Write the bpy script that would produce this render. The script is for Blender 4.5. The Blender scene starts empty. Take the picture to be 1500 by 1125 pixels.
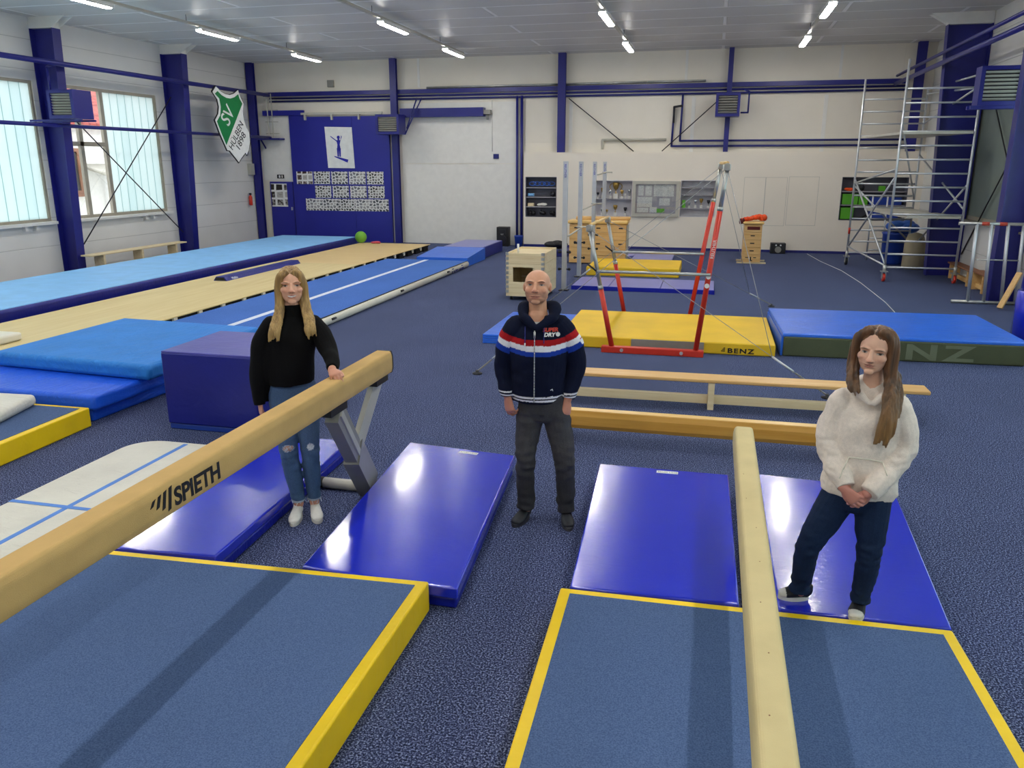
import bpy, bmesh, math, random
import numpy as np
from mathutils import Vector, Matrix, Euler, noise
random.seed(7)
SC = bpy.context.scene
COL = SC.collection
PI = math.pi

# ------------------------------------------------------------------ materials
def lin(h):
    h = h.lstrip('#')
    c = [int(h[i:i+2], 16)/255 for i in (0, 2, 4)]
    return tuple(x/12.92 if x <= .04045 else ((x+.055)/1.055)**2.4 for x in c) + (1,)

class NT:
    """small helper around a node tree"""
    def __init__(s, name):
        s.m = bpy.data.materials.new(name); s.m.use_nodes = True
        s.t = s.m.node_tree; s.n = s.t.nodes
        s.b = s.n['Principled BSDF']
    def node(s, typ, **kw):
        n = s.n.new(typ)
        for k, v in kw.items():
            if k.startswith('i_'): n.inputs[k[2:].replace('_', ' ')].default_value = v
            else: setattr(n, k, v)
        return n
    def link(s, a, b): s.t.links.new(a, b)
    def coord(s, scale=(1, 1, 1), kind='Object'):
        tc = s.node('ShaderNodeTexCoord'); mp = s.node('ShaderNodeMapping')
        mp.inputs['Scale'].default_value = scale
        s.link(tc.outputs[kind], mp.inputs['Vector']); return mp.outputs['Vector']
    def noise(s, vec, scale, detail=3, rough=.5, dist=0):
        n = s.node('ShaderNodeTexNoise'); n.inputs['Scale'].default_value = scale
        n.inputs['Detail'].default_value = detail; n.inputs['Roughness'].default_value = rough
        n.inputs['Distortion'].default_value = dist
        s.link(vec, n.inputs['Vector']); return n.outputs['Fac']
    def ramp(s, fac, stops):
        r = s.node('ShaderNodeValToRGB'); e = r.color_ramp.elements
        e[0].position, e[0].color = stops[0]; e[1].position, e[1].color = stops[-1]
        for p, c in stops[1:-1]:
            x = e.new(p); x.color = c
        s.link(fac, r.inputs['Fac']); return r.outputs['Color']
    def bump(s, h, strength=.3, dist=.01):
        b = s.node('ShaderNodeBump'); b.inputs['Strength'].default_value = strength
        b.inputs['Distance'].default_value = dist
        s.link(h, b.inputs['Height']); s.link(b.outputs['Normal'], s.b.inputs['Normal']); return b
    def set(s, **kw):
        for k, v in kw.items():
            s.b.inputs[k.replace('_', ' ')].default_value = v
        return s

def plain(name, hexc, rough=.5, metal=0, var=.06, scale=6, bump=0, bscale=40, spec=.5):
    m = NT(name); c = lin(hexc)
    v = m.coord()
    f = m.noise(v, scale, 3)
    lo = tuple(x*(1-var) for x in c[:3])+(1,); hi = tuple(min(1, x*(1+var)) for x in c[:3])+(1,)
    m.link(m.ramp(f, [(.3, lo), (.7, hi)]), m.b.inputs['Base Color'])
    m.set(Roughness=rough, Metallic=metal); m.b.inputs['Specular IOR Level'].default_value = spec
    if bump: m.bump(m.noise(v, bscale, 2), bump, .004)
    return m.m

def vinyl(name, hexc, rough=.28, wr=.25, spec=.5, wscale=(2.2, 5, 2.2)):
    m = NT(name); c = lin(hexc); v = m.coord()
    f = m.noise(v, 3, 2)
    lo = tuple(x*.93 for x in c[:3])+(1,); hi = tuple(min(1, x*1.06) for x in c[:3])+(1,)
    m.link(m.ramp(f, [(.3, lo), (.7, hi)]), m.b.inputs['Base Color'])
    m.set(Roughness=rough); m.b.inputs['Specular IOR Level'].default_value = spec
    w = m.coord(wscale)
    n1 = m.noise(w, 2.2, 4, .55, 1.2)
    n2 = m.noise(v, 28, 2, .5)
    mx = m.node('ShaderNodeMath', operation='MULTIPLY_ADD'); mx.inputs[1].default_value = .12
    m.link(n2, mx.inputs[0]); m.link(n1, mx.inputs[2])
    m.bump(mx.outputs[0], wr, .03)
    return m.m

def carpet(name, dark, mid, light, scale=90, bump=.6, big=.12):
    m = NT(name); v = m.coord()
    f = m.noise(v, scale, 3, .65)
    g = m.noise(v, .9, 3)
    c1 = m.ramp(f, [(.36, lin(dark)), (.5, lin(mid)), (.66, lin(light))])
    mix = m.node('ShaderNodeMix', data_type='RGBA', blend_type='MULTIPLY'); mix.inputs['Factor'].default_value = big*2
    m.link(c1, mix.inputs['A'])
    m.link(m.ramp(g, [(.3, (.6, .6, .6, 1)), (.7, (1, 1, 1, 1))]), mix.inputs['B'])
    m.link(mix.outputs['Result'], m.b.inputs['Base Color'])
    m.set(Roughness=.95); m.b.inputs['Specular IOR Level'].default_value = .15
    m.bump(f, bump, .006)
    return m.m

def wood(name, c1, c2, along=0, rough=.4, scale=1.0, plank=0):
    m = NT(name)
    sc = [14*scale]*3; sc[along] = .9*scale
    v = m.coord(tuple(sc))
    f = m.noise(v, 1.3, 5, .6, .6)
    col = m.ramp(f, [(.28, lin(c1)), (.72, lin(c2))])
    m.link(col, m.b.inputs['Base Color']); m.set(Roughness=rough)
    m.bump(f, .08, .004)
    return m.m

def panel_wall(name, hexc, bw, bh, mortar=.006, axis='XZ', offset=.0, dark=.72, bumpd=.35, rough=.6, mort_hex=None):
    """painted sheet wall with thin seams"""
    m = NT(name); c = lin(hexc)
    tc = m.node('ShaderNodeTexCoord'); sp = m.node('ShaderNodeSeparateXYZ'); cb = m.node('ShaderNodeCombineXYZ')
    m.link(tc.outputs['Object'], sp.inputs[0])
    for i, a in enumerate(axis): m.link(sp.outputs[a], cb.inputs[i])
    br = m.node('ShaderNodeTexBrick'); br.offset = offset; br.squash = 1
    br.inputs['Scale'].default_value = 1; br.inputs['Brick Width'].default_value = bw
    br.inputs['Row Height'].default_value = bh; br.inputs['Mortar Size'].default_value = mortar
    br.inputs['Mortar Smooth'].default_value = .3
    br.inputs['Color1'].default_value = c; br.inputs['Color2'].default_value = tuple(x*.97 for x in c[:3])+(1,)
    br.inputs['Mortar'].default_value = lin(mort_hex) if mort_hex else tuple(x*dark for x in c[:3])+(1,)
    m.link(cb.outputs[0], br.inputs['Vector'])
    v = m.coord()
    n = m.noise(v, 1.4, 4)
    mix = m.node('ShaderNodeMix', data_type='RGBA', blend_type='MULTIPLY'); mix.inputs['Factor'].default_value = .35
    m.link(br.outputs['Color'], mix.inputs['A'])
    m.link(m.ramp(n, [(.25, (.82, .82, .8, 1)), (.75, (1, 1, 1, 1))]), mix.inputs['B'])
    m.link(mix.outputs['Result'], m.b.inputs['Base Color'])
    m.set(Roughness=rough)
    inv = m.node('ShaderNodeMath', operation='SUBTRACT'); inv.inputs[0].default_value = 1
    m.link(br.outputs['Fac'], inv.inputs[1])
    m.bump(inv.outputs[0], bumpd, .02)
    return m.m

def emit(name, col, strength):
    m = NT(name); m.set(Base_Color=(.9, .9, .9, 1))
    m.b.inputs['Emission Color'].default_value = col; m.b.inputs['Emission Strength'].default_value = strength
    return m.m

M = {}
M['carpet'] = carpet('floor_carpet', '#11172a', '#333d64', '#97a4cc', 105, .6, .18)
M['mat_felt'] = carpet('landing_mat_felt', '#43587e', '#50668e', '#5e739b', 150, .35, .12)
M['felt_blue'] = carpet('runway_felt', '#3f66b4', '#4b74c2', '#5a84d0', 100, .2, .15)
M['yellow'] = vinyl('yellow_vinyl', '#f6cf00', .42, .12)
M['yellow_mat'] = plain('yellow_mat_cover', '#e8bd1e', .55, 0, .08, 2, .15, 60)
def glossy_vinyl(name, hexc):
    m = NT(name); c = lin(hexc); v = m.coord()
    m.link(m.ramp(m.noise(v, 3, 2), [(.3, tuple(x*.94 for x in c[:3])+(1,)), (.7, c)]), m.b.inputs['Base Color'])
    m.set(Roughness=.145); m.b.inputs['Specular IOR Level'].default_value = .75
    n1 = m.noise(m.coord((2, 7, 2)), 5, 3, .6, 1.5); n2 = m.noise(v, 55, 2, .6, .8)
    mx = m.node('ShaderNodeMath', operation='MULTIPLY_ADD'); mx.inputs[1].default_value = .16
    m.link(n2, mx.inputs[0]); m.link(n1, mx.inputs[2]); m.bump(mx.outputs[0], .14, .012)
    m.b.inputs['Coat Weight'].default_value = .8; m.b.inputs['Coat Roughness'].default_value = .1
    return m.m
M['royal'] = glossy_vinyl('royal_blue_vinyl', '#1428cc')
M['royal_side'] = vinyl('royal_blue_side', '#0f1c9c', .3, .2)
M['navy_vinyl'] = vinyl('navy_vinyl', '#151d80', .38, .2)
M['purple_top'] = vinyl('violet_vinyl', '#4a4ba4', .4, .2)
M['sky_mat'] = vinyl('light_blue_cover', '#86c0f4', .6, .25)
M['crash'] = vinyl('soft_blue_cover', '#2a80d4', .6, .7, .3, (5, 1.2, 3))
M['crash_low'] = vinyl('strong_blue_cover', '#1a5ce0', .42, .6, .4, (5, 1.0, 3))
M['benz_top'] = vinyl('blue_tarp', '#2c6de0', .3, .5)
M['olive'] = plain('olive_canvas', '#4b5238', .7, 0, .12, 3, .2, 50)
M['olive_light'] = plain('pale_olive_print', '#6d745c', .7)
M['navy_paint'] = plain('navy_paint', '#1b1d78', .38, 0, .07, 3)
M['navy_panel'] = plain('navy_door_paint', '#1e2290', .45, 0, .06, 1.5)
M['navy_dark'] = plain('navy_plastic', '#1c2272', .5)
M['wall_w'] = panel_wall('wall_white_sheet', '#ebe4d6', 4.6, 3.0, .004, 'XZ', dark=.9)
M['wall_left'] = panel_wall('wall_white_panels', '#e6e4df', 30, .62, .008, 'YZ', dark=.68)
M['part_w'] = plain('partition_white', '#ede4d5', .6, 0, .03, 1)
M['white_paint'] = plain('white_paint', '#e6e4de', .5, 0, .03)
M['seam'] = plain('seam_grey', '#b9b6ac', .6)
M['ceiling'] = panel_wall('ceiling_panels', '#d9d8d5', 4.7, 1.12, .045, 'XY', .5, .9, 1, .5, mort_hex='#ffffff')
M['tan'] = wood('tan_sprung_floor', '#d3bd82', '#e0cd97', 1, .55, .5)
M['tan_wood'] = wood('sprung_floor_wood', '#d8b878', '#e6cc92', 0, .45, .6)
M['black'] = plain('black_plastic', '#17171a', .5)
M['black_soft'] = plain('black_foam', '#121214', .9)
M['cream'] = plain('cream_vinyl', '#e4e0cf', .45, 0, .05, 3, .3, 8)
M['cream_wr'] = vinyl('cream_tarp', '#dedbcd', .45, .6, .4, (2, 6, 2))
M['line_blue'] = plain('blue_line', '#4c86d8', .5)
M['line_white'] = plain('white_line', '#dfe6f2', .6)
M['pine'] = wood('pine', '#d3a05c', '#e8c184', 0, .4)
M['pine_y'] = wood('pine_lengthwise', '#d9b06c', '#ecca8a', 1, .45)
M['pine_pale'] = wood('pale_pine', '#dcc596', '#efdfb9', 0, .6)
M['pine_pale_z'] = wood('pale_pine_stripe', '#d6bd8c', '#ecdcb4', 1, .6)
M['honey'] = wood('honey_varnish', '#c98f36', '#d9a44c', 0, .35)
M['honey_top'] = wood('honey_top', '#e4b767', '#f0ca84', 0, .35)
M['suede'] = plain('beam_suede', '#cba86c', .85, 0, .08, 5, .25, 300, .2)
M['suede_pale'] = plain('beam_suede_pale', '#d2c190', .85, 0, .07, 4, .25, 300, .2)
M['steel'] = plain('galvanised_steel', '#b9bab6', .35, .75, .12, 9)
M['alu'] = plain('aluminium', '#c9ccd0', .38, .6, .05, 5)
M['grey_paint'] = plain('grey_paint', '#8d8b84', .42, .1, .06, 5)
M['pale_grey'] = plain('pale_grey_paint', '#bcb9ad', .45, .1, .06, 5)
M['dark_metal'] = plain('dark_metal', '#34343a', .4, .6)
M['red'] = plain('red_paint', '#c8321f', .35, 0, .06, 8)
M['brown'] = plain('brown_wood', '#8a5a3c', .6)
M['frame'] = plain('window_frame_paint', '#a29b8b', .5)
M['shelf_grey'] = plain('shelf_grey', '#9c9aa0', .6)
M['niche_shaded'] = plain('niche_shaded_lining', '#5c5c68', .6)  # dark grey-blue lining, with the niche shadows put into its colour
M['niche_light'] = plain('niche_lining', '#cfccd2', .6)
M['green'] = plain('lime_plastic', '#58a828', .4)
M['emb_green'] = plain('emblem_green', '#0b7a3e', .4)
M['emb_white'] = plain('emblem_white', '#e8e9e6', .4)
M['ink'] = plain('black_ink', '#101014', .6)
M['print_blue'] = plain('blue_print', '#1d1fa6', .5)
M['orange'] = plain('orange_cloth', '#e8501a', .8, 0, .15, 12, .4, 20)
M['maroon'] = plain('maroon_cloth', '#5a1616', .8)
M['bin_blue'] = plain('blue_bin_plastic', '#1f3f9c', .4)
M['tarp_blue'] = vinyl('blue_tarpaulin', '#2a62c0', .4, .8)
M['beige'] = plain('beige_canvas', '#b7a98c', .8, 0, .1, 3, .4, 12)
M['gold'] = plain('trophy_gold', '#b4924a', .3, .7)
M['silver'] = plain('trophy_silver', '#c4c6ca', .25, .8)
M['marble'] = plain('trophy_base', '#d9d6d0', .4)
M['roof_red'] = panel_wall('roof_tiles', '#a8463a', .3, .35, .03, 'YZ', .5, .6)
M['house'] = plain('house_render', '#e8e8e4', .8)
M['led'] = emit('led_diffuser', (1, .97, .92, 1), 60)
M['rope'] = plain('steel_wire', '#9a9a9c', .4, .5)
M['ball_green'] = plain('green_ball_rubber', '#6fae34', .5)
M['pink'] = plain('pink_rubber', '#c84a5a', .5)
M['red_white'] = plain('red_tape', '#b8402c', .5)
M['purple_mid'] = plain('violet_mat_cover', '#7d7ec4', .28, 0, .06, 3)

def glass_channel():
    m = NT('channel_glass'); v = m.coord()
    w = m.node('ShaderNodeTexBrick'); w.offset = 0
    sp = m.node('ShaderNodeSeparateXYZ'); cb = m.node('ShaderNodeCombineXYZ')
    m.link(v, sp.inputs[0]); m.link(sp.outputs['Y'], cb.inputs[0]); m.link(sp.outputs['Z'], cb.inputs[1])
    w.inputs['Scale'].default_value = 1; w.inputs['Brick Width'].default_value = .27; w.inputs['Row Height'].default_value = 20
    w.inputs['Mortar Size'].default_value = .012; w.inputs['Mortar Smooth'].default_value = .4
    w.inputs['Color1'].default_value = lin('#eef7f6'); w.inputs['Color2'].default_value = lin('#e4f2f2')
    w.inputs['Mortar'].default_value = lin('#a4c2c2'); m.link(cb.outputs[0], w.inputs['Vector'])
    tr = m.node('ShaderNodeBsdfTranslucent'); m.link(w.outputs['Color'], tr.inputs['Color'])
    m.link(w.outputs['Color'], m.b.inputs['Base Color']); m.set(Roughness=.25)
    mx = m.node('ShaderNodeMixShader'); mx.inputs[0].default_value = .72
    m.link(m.b.outputs[0], mx.inputs[1]); m.link(tr.outputs[0], mx.inputs[2])
    m.link(mx.outputs[0], m.n['Material Output'].inputs['Surface'])
    return m.m
M['channel'] = glass_channel()
def clear_glass():
    m = NT('clear_glass'); g = m.node('ShaderNodeBsdfGlossy'); g.inputs['Roughness'].default_value = .02
    t = m.node('ShaderNodeBsdfTransparent'); mx = m.node('ShaderNodeMixShader'); mx.inputs[0].default_value = .07; m.link(t.outputs[0], mx.inputs[1]); m.link(g.outputs[0], mx.inputs[2])
    m.link(mx.outputs[0], m.n['Material Output'].inputs['Surface']); return m.m
M['glass'] = clear_glass()
M['dim_glass'] = plain('dim_sheeting', '#7f8a80', .35, 0, .1, 1.2)

def photo_sheet(name, w, h, nx, ny, tint):
    """white sheet with a grid of small dark photographs"""
    m = NT(name); tc = m.node('ShaderNodeTexCoord'); mp = m.node('ShaderNodeMapping')
    sp = m.node('ShaderNodeSeparateXYZ'); cb = m.node('ShaderNodeCombineXYZ')
    m.link(tc.outputs['Object'], sp.inputs[0]); m.link(sp.outputs['X'], cb.inputs[0]); m.link(sp.outputs['Z'], cb.inputs[1])
    m.link(cb.outputs[0], mp.inputs['Vector'])
    mp.inputs['Scale'].default_value = (nx/w, ny/h, 1)
    def vor(feat):
        q = m.node('ShaderNodeTexVoronoi', feature=feat, voronoi_dimensions='2D'); q.inputs['Scale'].default_value = 1
        q.inputs['Randomness'].default_value = .5 if nx > 3 else .1; m.link(mp.outputs[0], q.inputs['Vector']); return q
    ed = vor('DISTANCE_TO_EDGE'); f1 = vor('F1')
    gt = m.node('ShaderNodeMath', operation='GREATER_THAN'); gt.inputs[1].default_value = .13; m.link(ed.outputs['Distance'], gt.inputs[0])
    sep = m.node('ShaderNodeSeparateColor'); m.link(f1.outputs['Color'], sep.inputs[0])
    n = m.noise(mp.outputs[0], 3.2, 3)
    ad = m.node('ShaderNodeMath', operation='MULTIPLY_ADD'); ad.inputs[1].default_value = .6; m.link(sep.outputs[0], ad.inputs[0]); m.link(n, ad.inputs[2])
    pic = m.ramp(ad.outputs[0], [(.35, lin('#0e1013')), (.75, lin(tint)), (1, lin('#b8b4ae'))])
    mix = m.node('ShaderNodeMix', data_type='RGBA'); m.link(gt.outputs[0], mix.inputs['Factor'])
    mix.inputs['A'].default_value = lin('#e9e9e6'); m.link(pic, mix.inputs['B'])
    m.link(mix.outputs['Result'], m.b.inputs['Base Color']); m.set(Roughness=.5)
    return m.m

# ------------------------------------------------------------------ mesh building
def rot_to(d):
    d = Vector(d).normalized()
    return d.to_track_quat('Z', 'Y').to_matrix().to_4x4()

class MB:
    def __init__(s): s.bm = bmesh.new()
    def box(s, x0, x1, y0, y1, z0, z1, bev=0, seg=2, mat=None):
        g = bmesh.ops.create_cube(s.bm, size=1)
        vs = g['verts']
        mx = Matrix.Translation(((x0+x1)/2, (y0+y1)/2, (z0+z1)/2)) @ Matrix.Diagonal((abs(x1-x0), abs(y1-y0), abs(z1-z0), 1))
        bmesh.ops.transform(s.bm, matrix=mx, verts=vs)
        if bev:
            es = list({e for v in vs for e in v.link_edges})
            r = bmesh.ops.bevel(s.bm, geom=es, offset=bev, segments=seg, affect='EDGES', profile=.5)
            for f in r['faces']: f.smooth = True
        if mat is not None: bmesh.ops.transform(s.bm, matrix=mat, verts=[v for v in s.bm.verts if v.index == -1] or vs)
        return s
    def obox(s, c, size, mat=Matrix(), bev=0):
        t = MB(); t.box(-size[0]/2, size[0]/2, -size[1]/2, size[1]/2, -size[2]/2, size[2]/2, bev)
        return s.add(t, Matrix.Translation(c) @ mat.to_4x4())
    def add(s, o, mat=Matrix()):
        me = bpy.data.meshes.new('tmp'); o.bm.to_mesh(me); o.bm.free(); me.transform(mat)
        s.bm.from_mesh(me); bpy.data.meshes.remove(me); return s
    def bar(s, p0, p1, w, h, roll=0):
        """rectangular bar between two points"""
        p0, p1 = Vector(p0), Vector(p1); d = p1-p0
        m = rot_to(d) @ Matrix.Rotation(roll, 4, 'Z')
        return s.obox((p0+p1)/2, (w, h, d.length), m)
    def tube(s, p0, p1, r, r2=None, seg=12, caps=True):
        p0, p1 = Vector(p0), Vector(p1); d = p1-p0
        if d.length < 1e-6: return s
        g = bmesh.ops.create_cone(s.bm, cap_ends=caps, segments=seg, radius1=r, radius2=r if r2 is None else r2, depth=d.length)
        fs = {f for v in g['verts'] for f in v.link_faces}
        for f in fs: f.smooth = len(f.verts) == 4
        bmesh.ops.transform(s.bm, matrix=Matrix.Translation((p0+p1)/2) @ rot_to(d), verts=g['verts'])
        return s
    def path(s, pts, r, seg=8):
        for a, b in zip(pts[:-1], pts[1:]): s.tube(a, b, r, seg=seg)
        for p in pts[1:-1]: s.ball(p, (r, r, r), 8, 6)
        return s
    def ball(s, c, rad, u=16, v=10, mat=None):
        g = bmesh.ops.create_uvsphere(s.bm, u_segments=u, v_segments=v, radius=1)
        for f in {f for w in g['verts'] for f in w.link_faces}: f.smooth = True
        mx = Matrix.Translation(c) @ (mat.to_4x4() if mat else Matrix()) @ Matrix.Diagonal((*rad, 1))
        bmesh.ops.transform(s.bm, matrix=mx, verts=g['verts']); return s
    def lathe(s, prof, c, seg=16):
        """prof: list of (radius, z)"""
        c = Vector(c); rings = []
        for r, z in prof:
            rings.append([s.bm.verts.new(c+Vector((r*math.cos(2*PI*k/seg), r*math.sin(2*PI*k/seg), z))) for k in range(seg)])
        for a, b in zip(rings[:-1], rings[1:]):
            for k in range(seg):
                f = s.bm.faces.new((a[k], a[(k+1) % seg], b[(k+1) % seg], b[k])); f.smooth = True
        s.bm.faces.new(rings[0][::-1]); s.bm.faces.new(rings[-1]); return s
    def prism(s, pts, d):
        """closed polygon of 3-D points pushed along d"""
        d = Vector(d)
        a = [s.bm.verts.new(p) for p in pts]; b = [s.bm.verts.new(Vector(p)+d) for p in pts]
        s.bm.faces.new(a[::-1]); s.bm.faces.new(b); n = len(a)
        for k in range(n): s.bm.faces.new((a[k], a[(k+1) % n], b[(k+1) % n], b[k]))
        return s
    def quadslab(s, q, z0, z1, bev=0):
        """slab over four floor corners"""
        t = MB(); t.prism([(x, y, z0) for x, y in q], (0, 0, z1-z0))
        bmesh.ops.recalc_face_normals(t.bm, faces=t.bm.faces)
        if bev:
            r = bmesh.ops.bevel(t.bm, geom=list(t.bm.edges), offset=bev, segments=3, affect='EDGES', profile=.5)
            for f in r['faces']: f.smooth = True
        return s.add(t)
    def build(s, name, mat, parent=None, recalc=True):
        if recalc: bmesh.ops.recalc_face_normals(s.bm, faces=s.bm.faces)
        me = bpy.data.meshes.new(name); s.bm.to_mesh(me); s.bm.free()
        mats = mat if isinstance(mat, (list, tuple)) else [mat]
        for m in mats: me.materials.append(M[m] if isinstance(m, str) else m)
        return link(name, me, parent)

def world_of(p):
    m = p.matrix_basis.copy(); q = p
    while q.parent:
        m = q.parent.matrix_basis @ q.matrix_parent_inverse @ m; q = q.parent
    return m

def link(name, me, parent=None):
    o = bpy.data.objects.new(name, me); COL.objects.link(o)
    if parent:
        o.parent = parent; o.matrix_parent_inverse = world_of(parent).inverted()
    return o

def tag(o, label, cat, group=None, kind='thing'):
    o['label'] = label; o['category'] = cat; o['kind'] = kind
    if group: o['group'] = group
    return o
def thing(name, label, cat, loc=(0, 0, 0), group=None):
    o = bpy.data.objects.new(name, None); COL.objects.link(o); o.location = loc; o.empty_display_size = .2
    return tag(o, label, cat, group)
def struct(name, mb, mat):
    o = mb.build(name, mat); o['kind'] = 'structure'; return o
def copy_thing(src, delta, label, group=None):
    c = src.copy(); COL.objects.link(c); c.location = src.location+Vector(delta); c['label'] = label
    if group: c['group'] = group
    for ch in src.children:
        k = ch.copy(); COL.objects.link(k); k.parent = c; k.matrix_parent_inverse = ch.matrix_parent_inverse
        for g in ch.children:
            q = g.copy(); COL.objects.link(q); q.parent = k; q.matrix_parent_inverse = g.matrix_parent_inverse
    return c

def text(s, size, loc, right, up, mat, parent, name='lettering', ext=.002, bold=0, align='LEFT', shear=0, spacing=1, width=0):
    cu = bpy.data.curves.new('t', 'FONT'); cu.body = s; cu.size = size; cu.extrude = ext; cu.offset = bold
    cu.align_x = align; cu.shear = shear; cu.space_character = spacing
    o = bpy.data.objects.new('t', cu); COL.objects.link(o)
    me = bpy.data.meshes.new_from_object(o.evaluated_get(bpy.context.evaluated_depsgraph_get()))
    bpy.data.objects.remove(o); bpy.data.curves.remove(cu)
    if width: me.transform(Matrix.Diagonal((width/max(v.co.x for v in me.vertices), 1, 1, 1)))
    r = Vector(right).normalized(); u = Vector(up).normalized(); n = r.cross(u)
    mx = Matrix((( r.x, u.x, n.x, loc[0]), (r.y, u.y, n.y, loc[1]), (r.z, u.z, n.z, loc[2]), (0, 0, 0, 1)))
    me.transform(mx); me.materials.clear(); me.materials.append(M[mat])
    return link(name, me, parent)

# ------------------------------------------------------------------ room shell
LW, RW, BK, PT, CE, FR = -14.4, 5.35, 24.15, 23.85, 5.41, -7.0
def bk(x, z, k=1.0126): return (x*k, 2.42+(z-2.42)*k)

struct('floor', MB().box(LW-.2, RW+.2, FR-.2, BK+.2, -.1, 0), 'carpet')
struct('ceiling', MB().box(LW-.2, RW+.2, FR-.2, BK+.2, CE, CE+.15), 'ceiling')
struct('wall_back', MB().box(LW-.2, RW+.2, BK, BK+.2, 0, CE), 'wall_w')
struct('wall_front', MB().box(LW-.2, RW+.2, FR-.2, FR, 0, CE), 'wall_w')
w = MB()
w.box(LW-.2, LW, FR, BK, 0, 1.12)
w.box(LW-.2, LW, FR, BK, 4.13, CE)
w.box(LW-.2, LW, 15.42, 16.12, 1.12, 4.13); w.box(LW-.2, LW, 19.5, BK, 1.12, 4.13); w.box(LW-.2, LW, FR, -4, 1.12, 4.13)
struct('wall_left', w, 'wall_left')
w = MB()
w.box(RW, RW+.2, FR, BK, 0, 1.25); w.box(RW, RW+.2, FR, BK, 4.13, CE)
w.box(RW, RW+.2, 19.85, BK, 1.25, 4.13); w.box(RW, RW+.2, FR, -4, 1.25, 4.13)
for a, b in ((15.3, 15.9), (7.2, 7.8)): w.box(RW, RW+.2, a, b, 1.25, 4.13)
struct('wall_right', w, 'wall_left')

# storage partition in front of the back wall, with open niches
def pniche(x0, x1, z0, z1): return (x0, x1, z0, z1)
NI = dict(a=(-5.40, -4.50, .89, 2.01), b=(-3.35, -2.29, .94, 1.92), c=(-.90, .04, .955, 1.935), d=(3.36, 4.99, .93, 2.04))
w = MB(); x0 = -5.47; z1 = 2.715
w.box(x0, RW, PT, PT+.05, 0, .89)
edges = sorted(NI.values())
cur = x0
for a, b, c, d in edges:
    w.box(cur, a, PT, PT+.05, .89, z1); w.box(a, b, PT, PT+.05, d, z1)
    if c > .89: w.box(a, b, PT, PT+.05, .89, c)
    cur = b
w.box(cur, RW, PT, PT+.05, .89, z1)
w.box(x0, RW, PT+.05, BK, z1-.03, z1); w.box(x0, x0+.03, PT+.05, BK, 0, z1-.03)
struct('wall_partition', w, 'part_w')
for n, (a, b, c, d) in NI.items():
    w = MB()
    for q in ((a-.015, a, c, d), (b, b+.015, c, d), (a-.015, b+.015, c-.015, c), (a-.015, b+.015, d, d+.015)):
        w.box(q[0], q[1], PT-.006, BK-.01, q[2], q[3])
    w.box(a, b, BK-.03, BK-.01, c, d)
    struct('trim_%d' % (ord(n)-96), w, 'niche_light' if n in 'bc' else 'niche_shaded')
w = MB()
for a, b, c, d in ((.80, 1.37, .73, 2.04), (1.37, 1.94, .73, 2.04), (1.98, 2.76, .75, 2.06)):
    for q in ((a, b, d-.008, d), (a, b, c, c+.008)): w.box(q[0], q[1], PT-.004, PT, q[2], q[3])
    for xx in (a, b-.008): w.box(xx, xx+.008, PT-.004, PT, c, d)
struct('trim_5', w, 'seam')
w = MB(); w.box(x0, RW, PT-.012, PT, 0, .07)
struct('baseboard_back', w, 'navy_dark')

# window bays on the left wall
w = MB()
def ring(w, x0, x1, y0, y1, z0, z1, t):
    w.box(x0, x1, y0, y0+t, z0, z1); w.box(x0, x1, y1-t, y1, z0, z1)
    w.box(x0, x1, y0+t, y1-t, z0, z0+t); w.box(x0, x1, y0+t, y1-t, z1-t, z1)
ring(w, LW-.1, LW-.02, -4, 15.42, 1.16, 4.13, .06)
for yy in (7.1, 3.0): w.box(LW-.2, LW, yy, yy+.5, 1.16, 4.13)
o = struct('window_1', w, 'frame')
MB().box(LW-.085, LW-.06, -3.94, 15.36, 1.22, 4.07).build('window_pane', 'channel', o)
w = MB()
ring(w, LW-.1, LW-.02, 16.12, 19.5, 1.16, 4.13, .07)
for yy in (16.62, 17.43): w.box(LW-.1, LW-.02, yy, yy+.11, 1.23, 4.06)
w.box(LW-.1, LW-.02, 16.19, 17.43, 2.8, 2.9)
o = struct('window_2', w, 'frame')
MB().box(LW-.085, LW-.06, 17.54, 19.43, 1.23, 4.06).build('window_pane', 'channel', o)
MB().box(LW-.07, LW-.065, 16.19, 17.43, 1.23, 4.06).build('window_pane', 'glass', o)
w = MB()
for yy in (14.55, 14.85): w.box(LW, LW+.1, yy, yy+.07, 1.0, 1.12)
for yy in (18.45, 18.75): w.box(LW, LW+.1, yy, yy+.07, 1.0, 1.12)
w.box(LW-.2, LW+.14, -4, 15.44, 1.1, 1.16); w.box(LW-.2, LW+.14, 16.1, 19.55, 1.1, 1.16)
struct('trim_6', w, 'white_paint')
# right wall windows (grey-green sheeting inside)
w = MB(); ring(w, RW+.02, RW+.1, 15.9, 19.85, 1.25, 4.13, .08); w.box(RW+.02, RW+.1, 17.35, 17.45, 1.33, 4.05); w.box(RW-.1, RW+.2, 15.9, 19.85, 1.21, 1.25)
o = struct('window_3', w, 'frame'); MB().box(RW+.04, RW+.06, 17.45, 19.77, 1.33, 4.05).build('window_pane', 'dim_glass', o)
MB().box(RW+.04, RW+.06, 15.98, 17.35, 1.33, 4.05).build('window_pane', 'channel', o)
w = MB(); ring(w, RW+.02, RW+.1, -4, 15.3, 1.25, 4.13, .08)
o = struct('window_4', w, 'frame'); MB().box(RW+.04, RW+.06, -3.92, 15.22, 1.33, 4.05).build('window_pane', 'channel', o)

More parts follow.
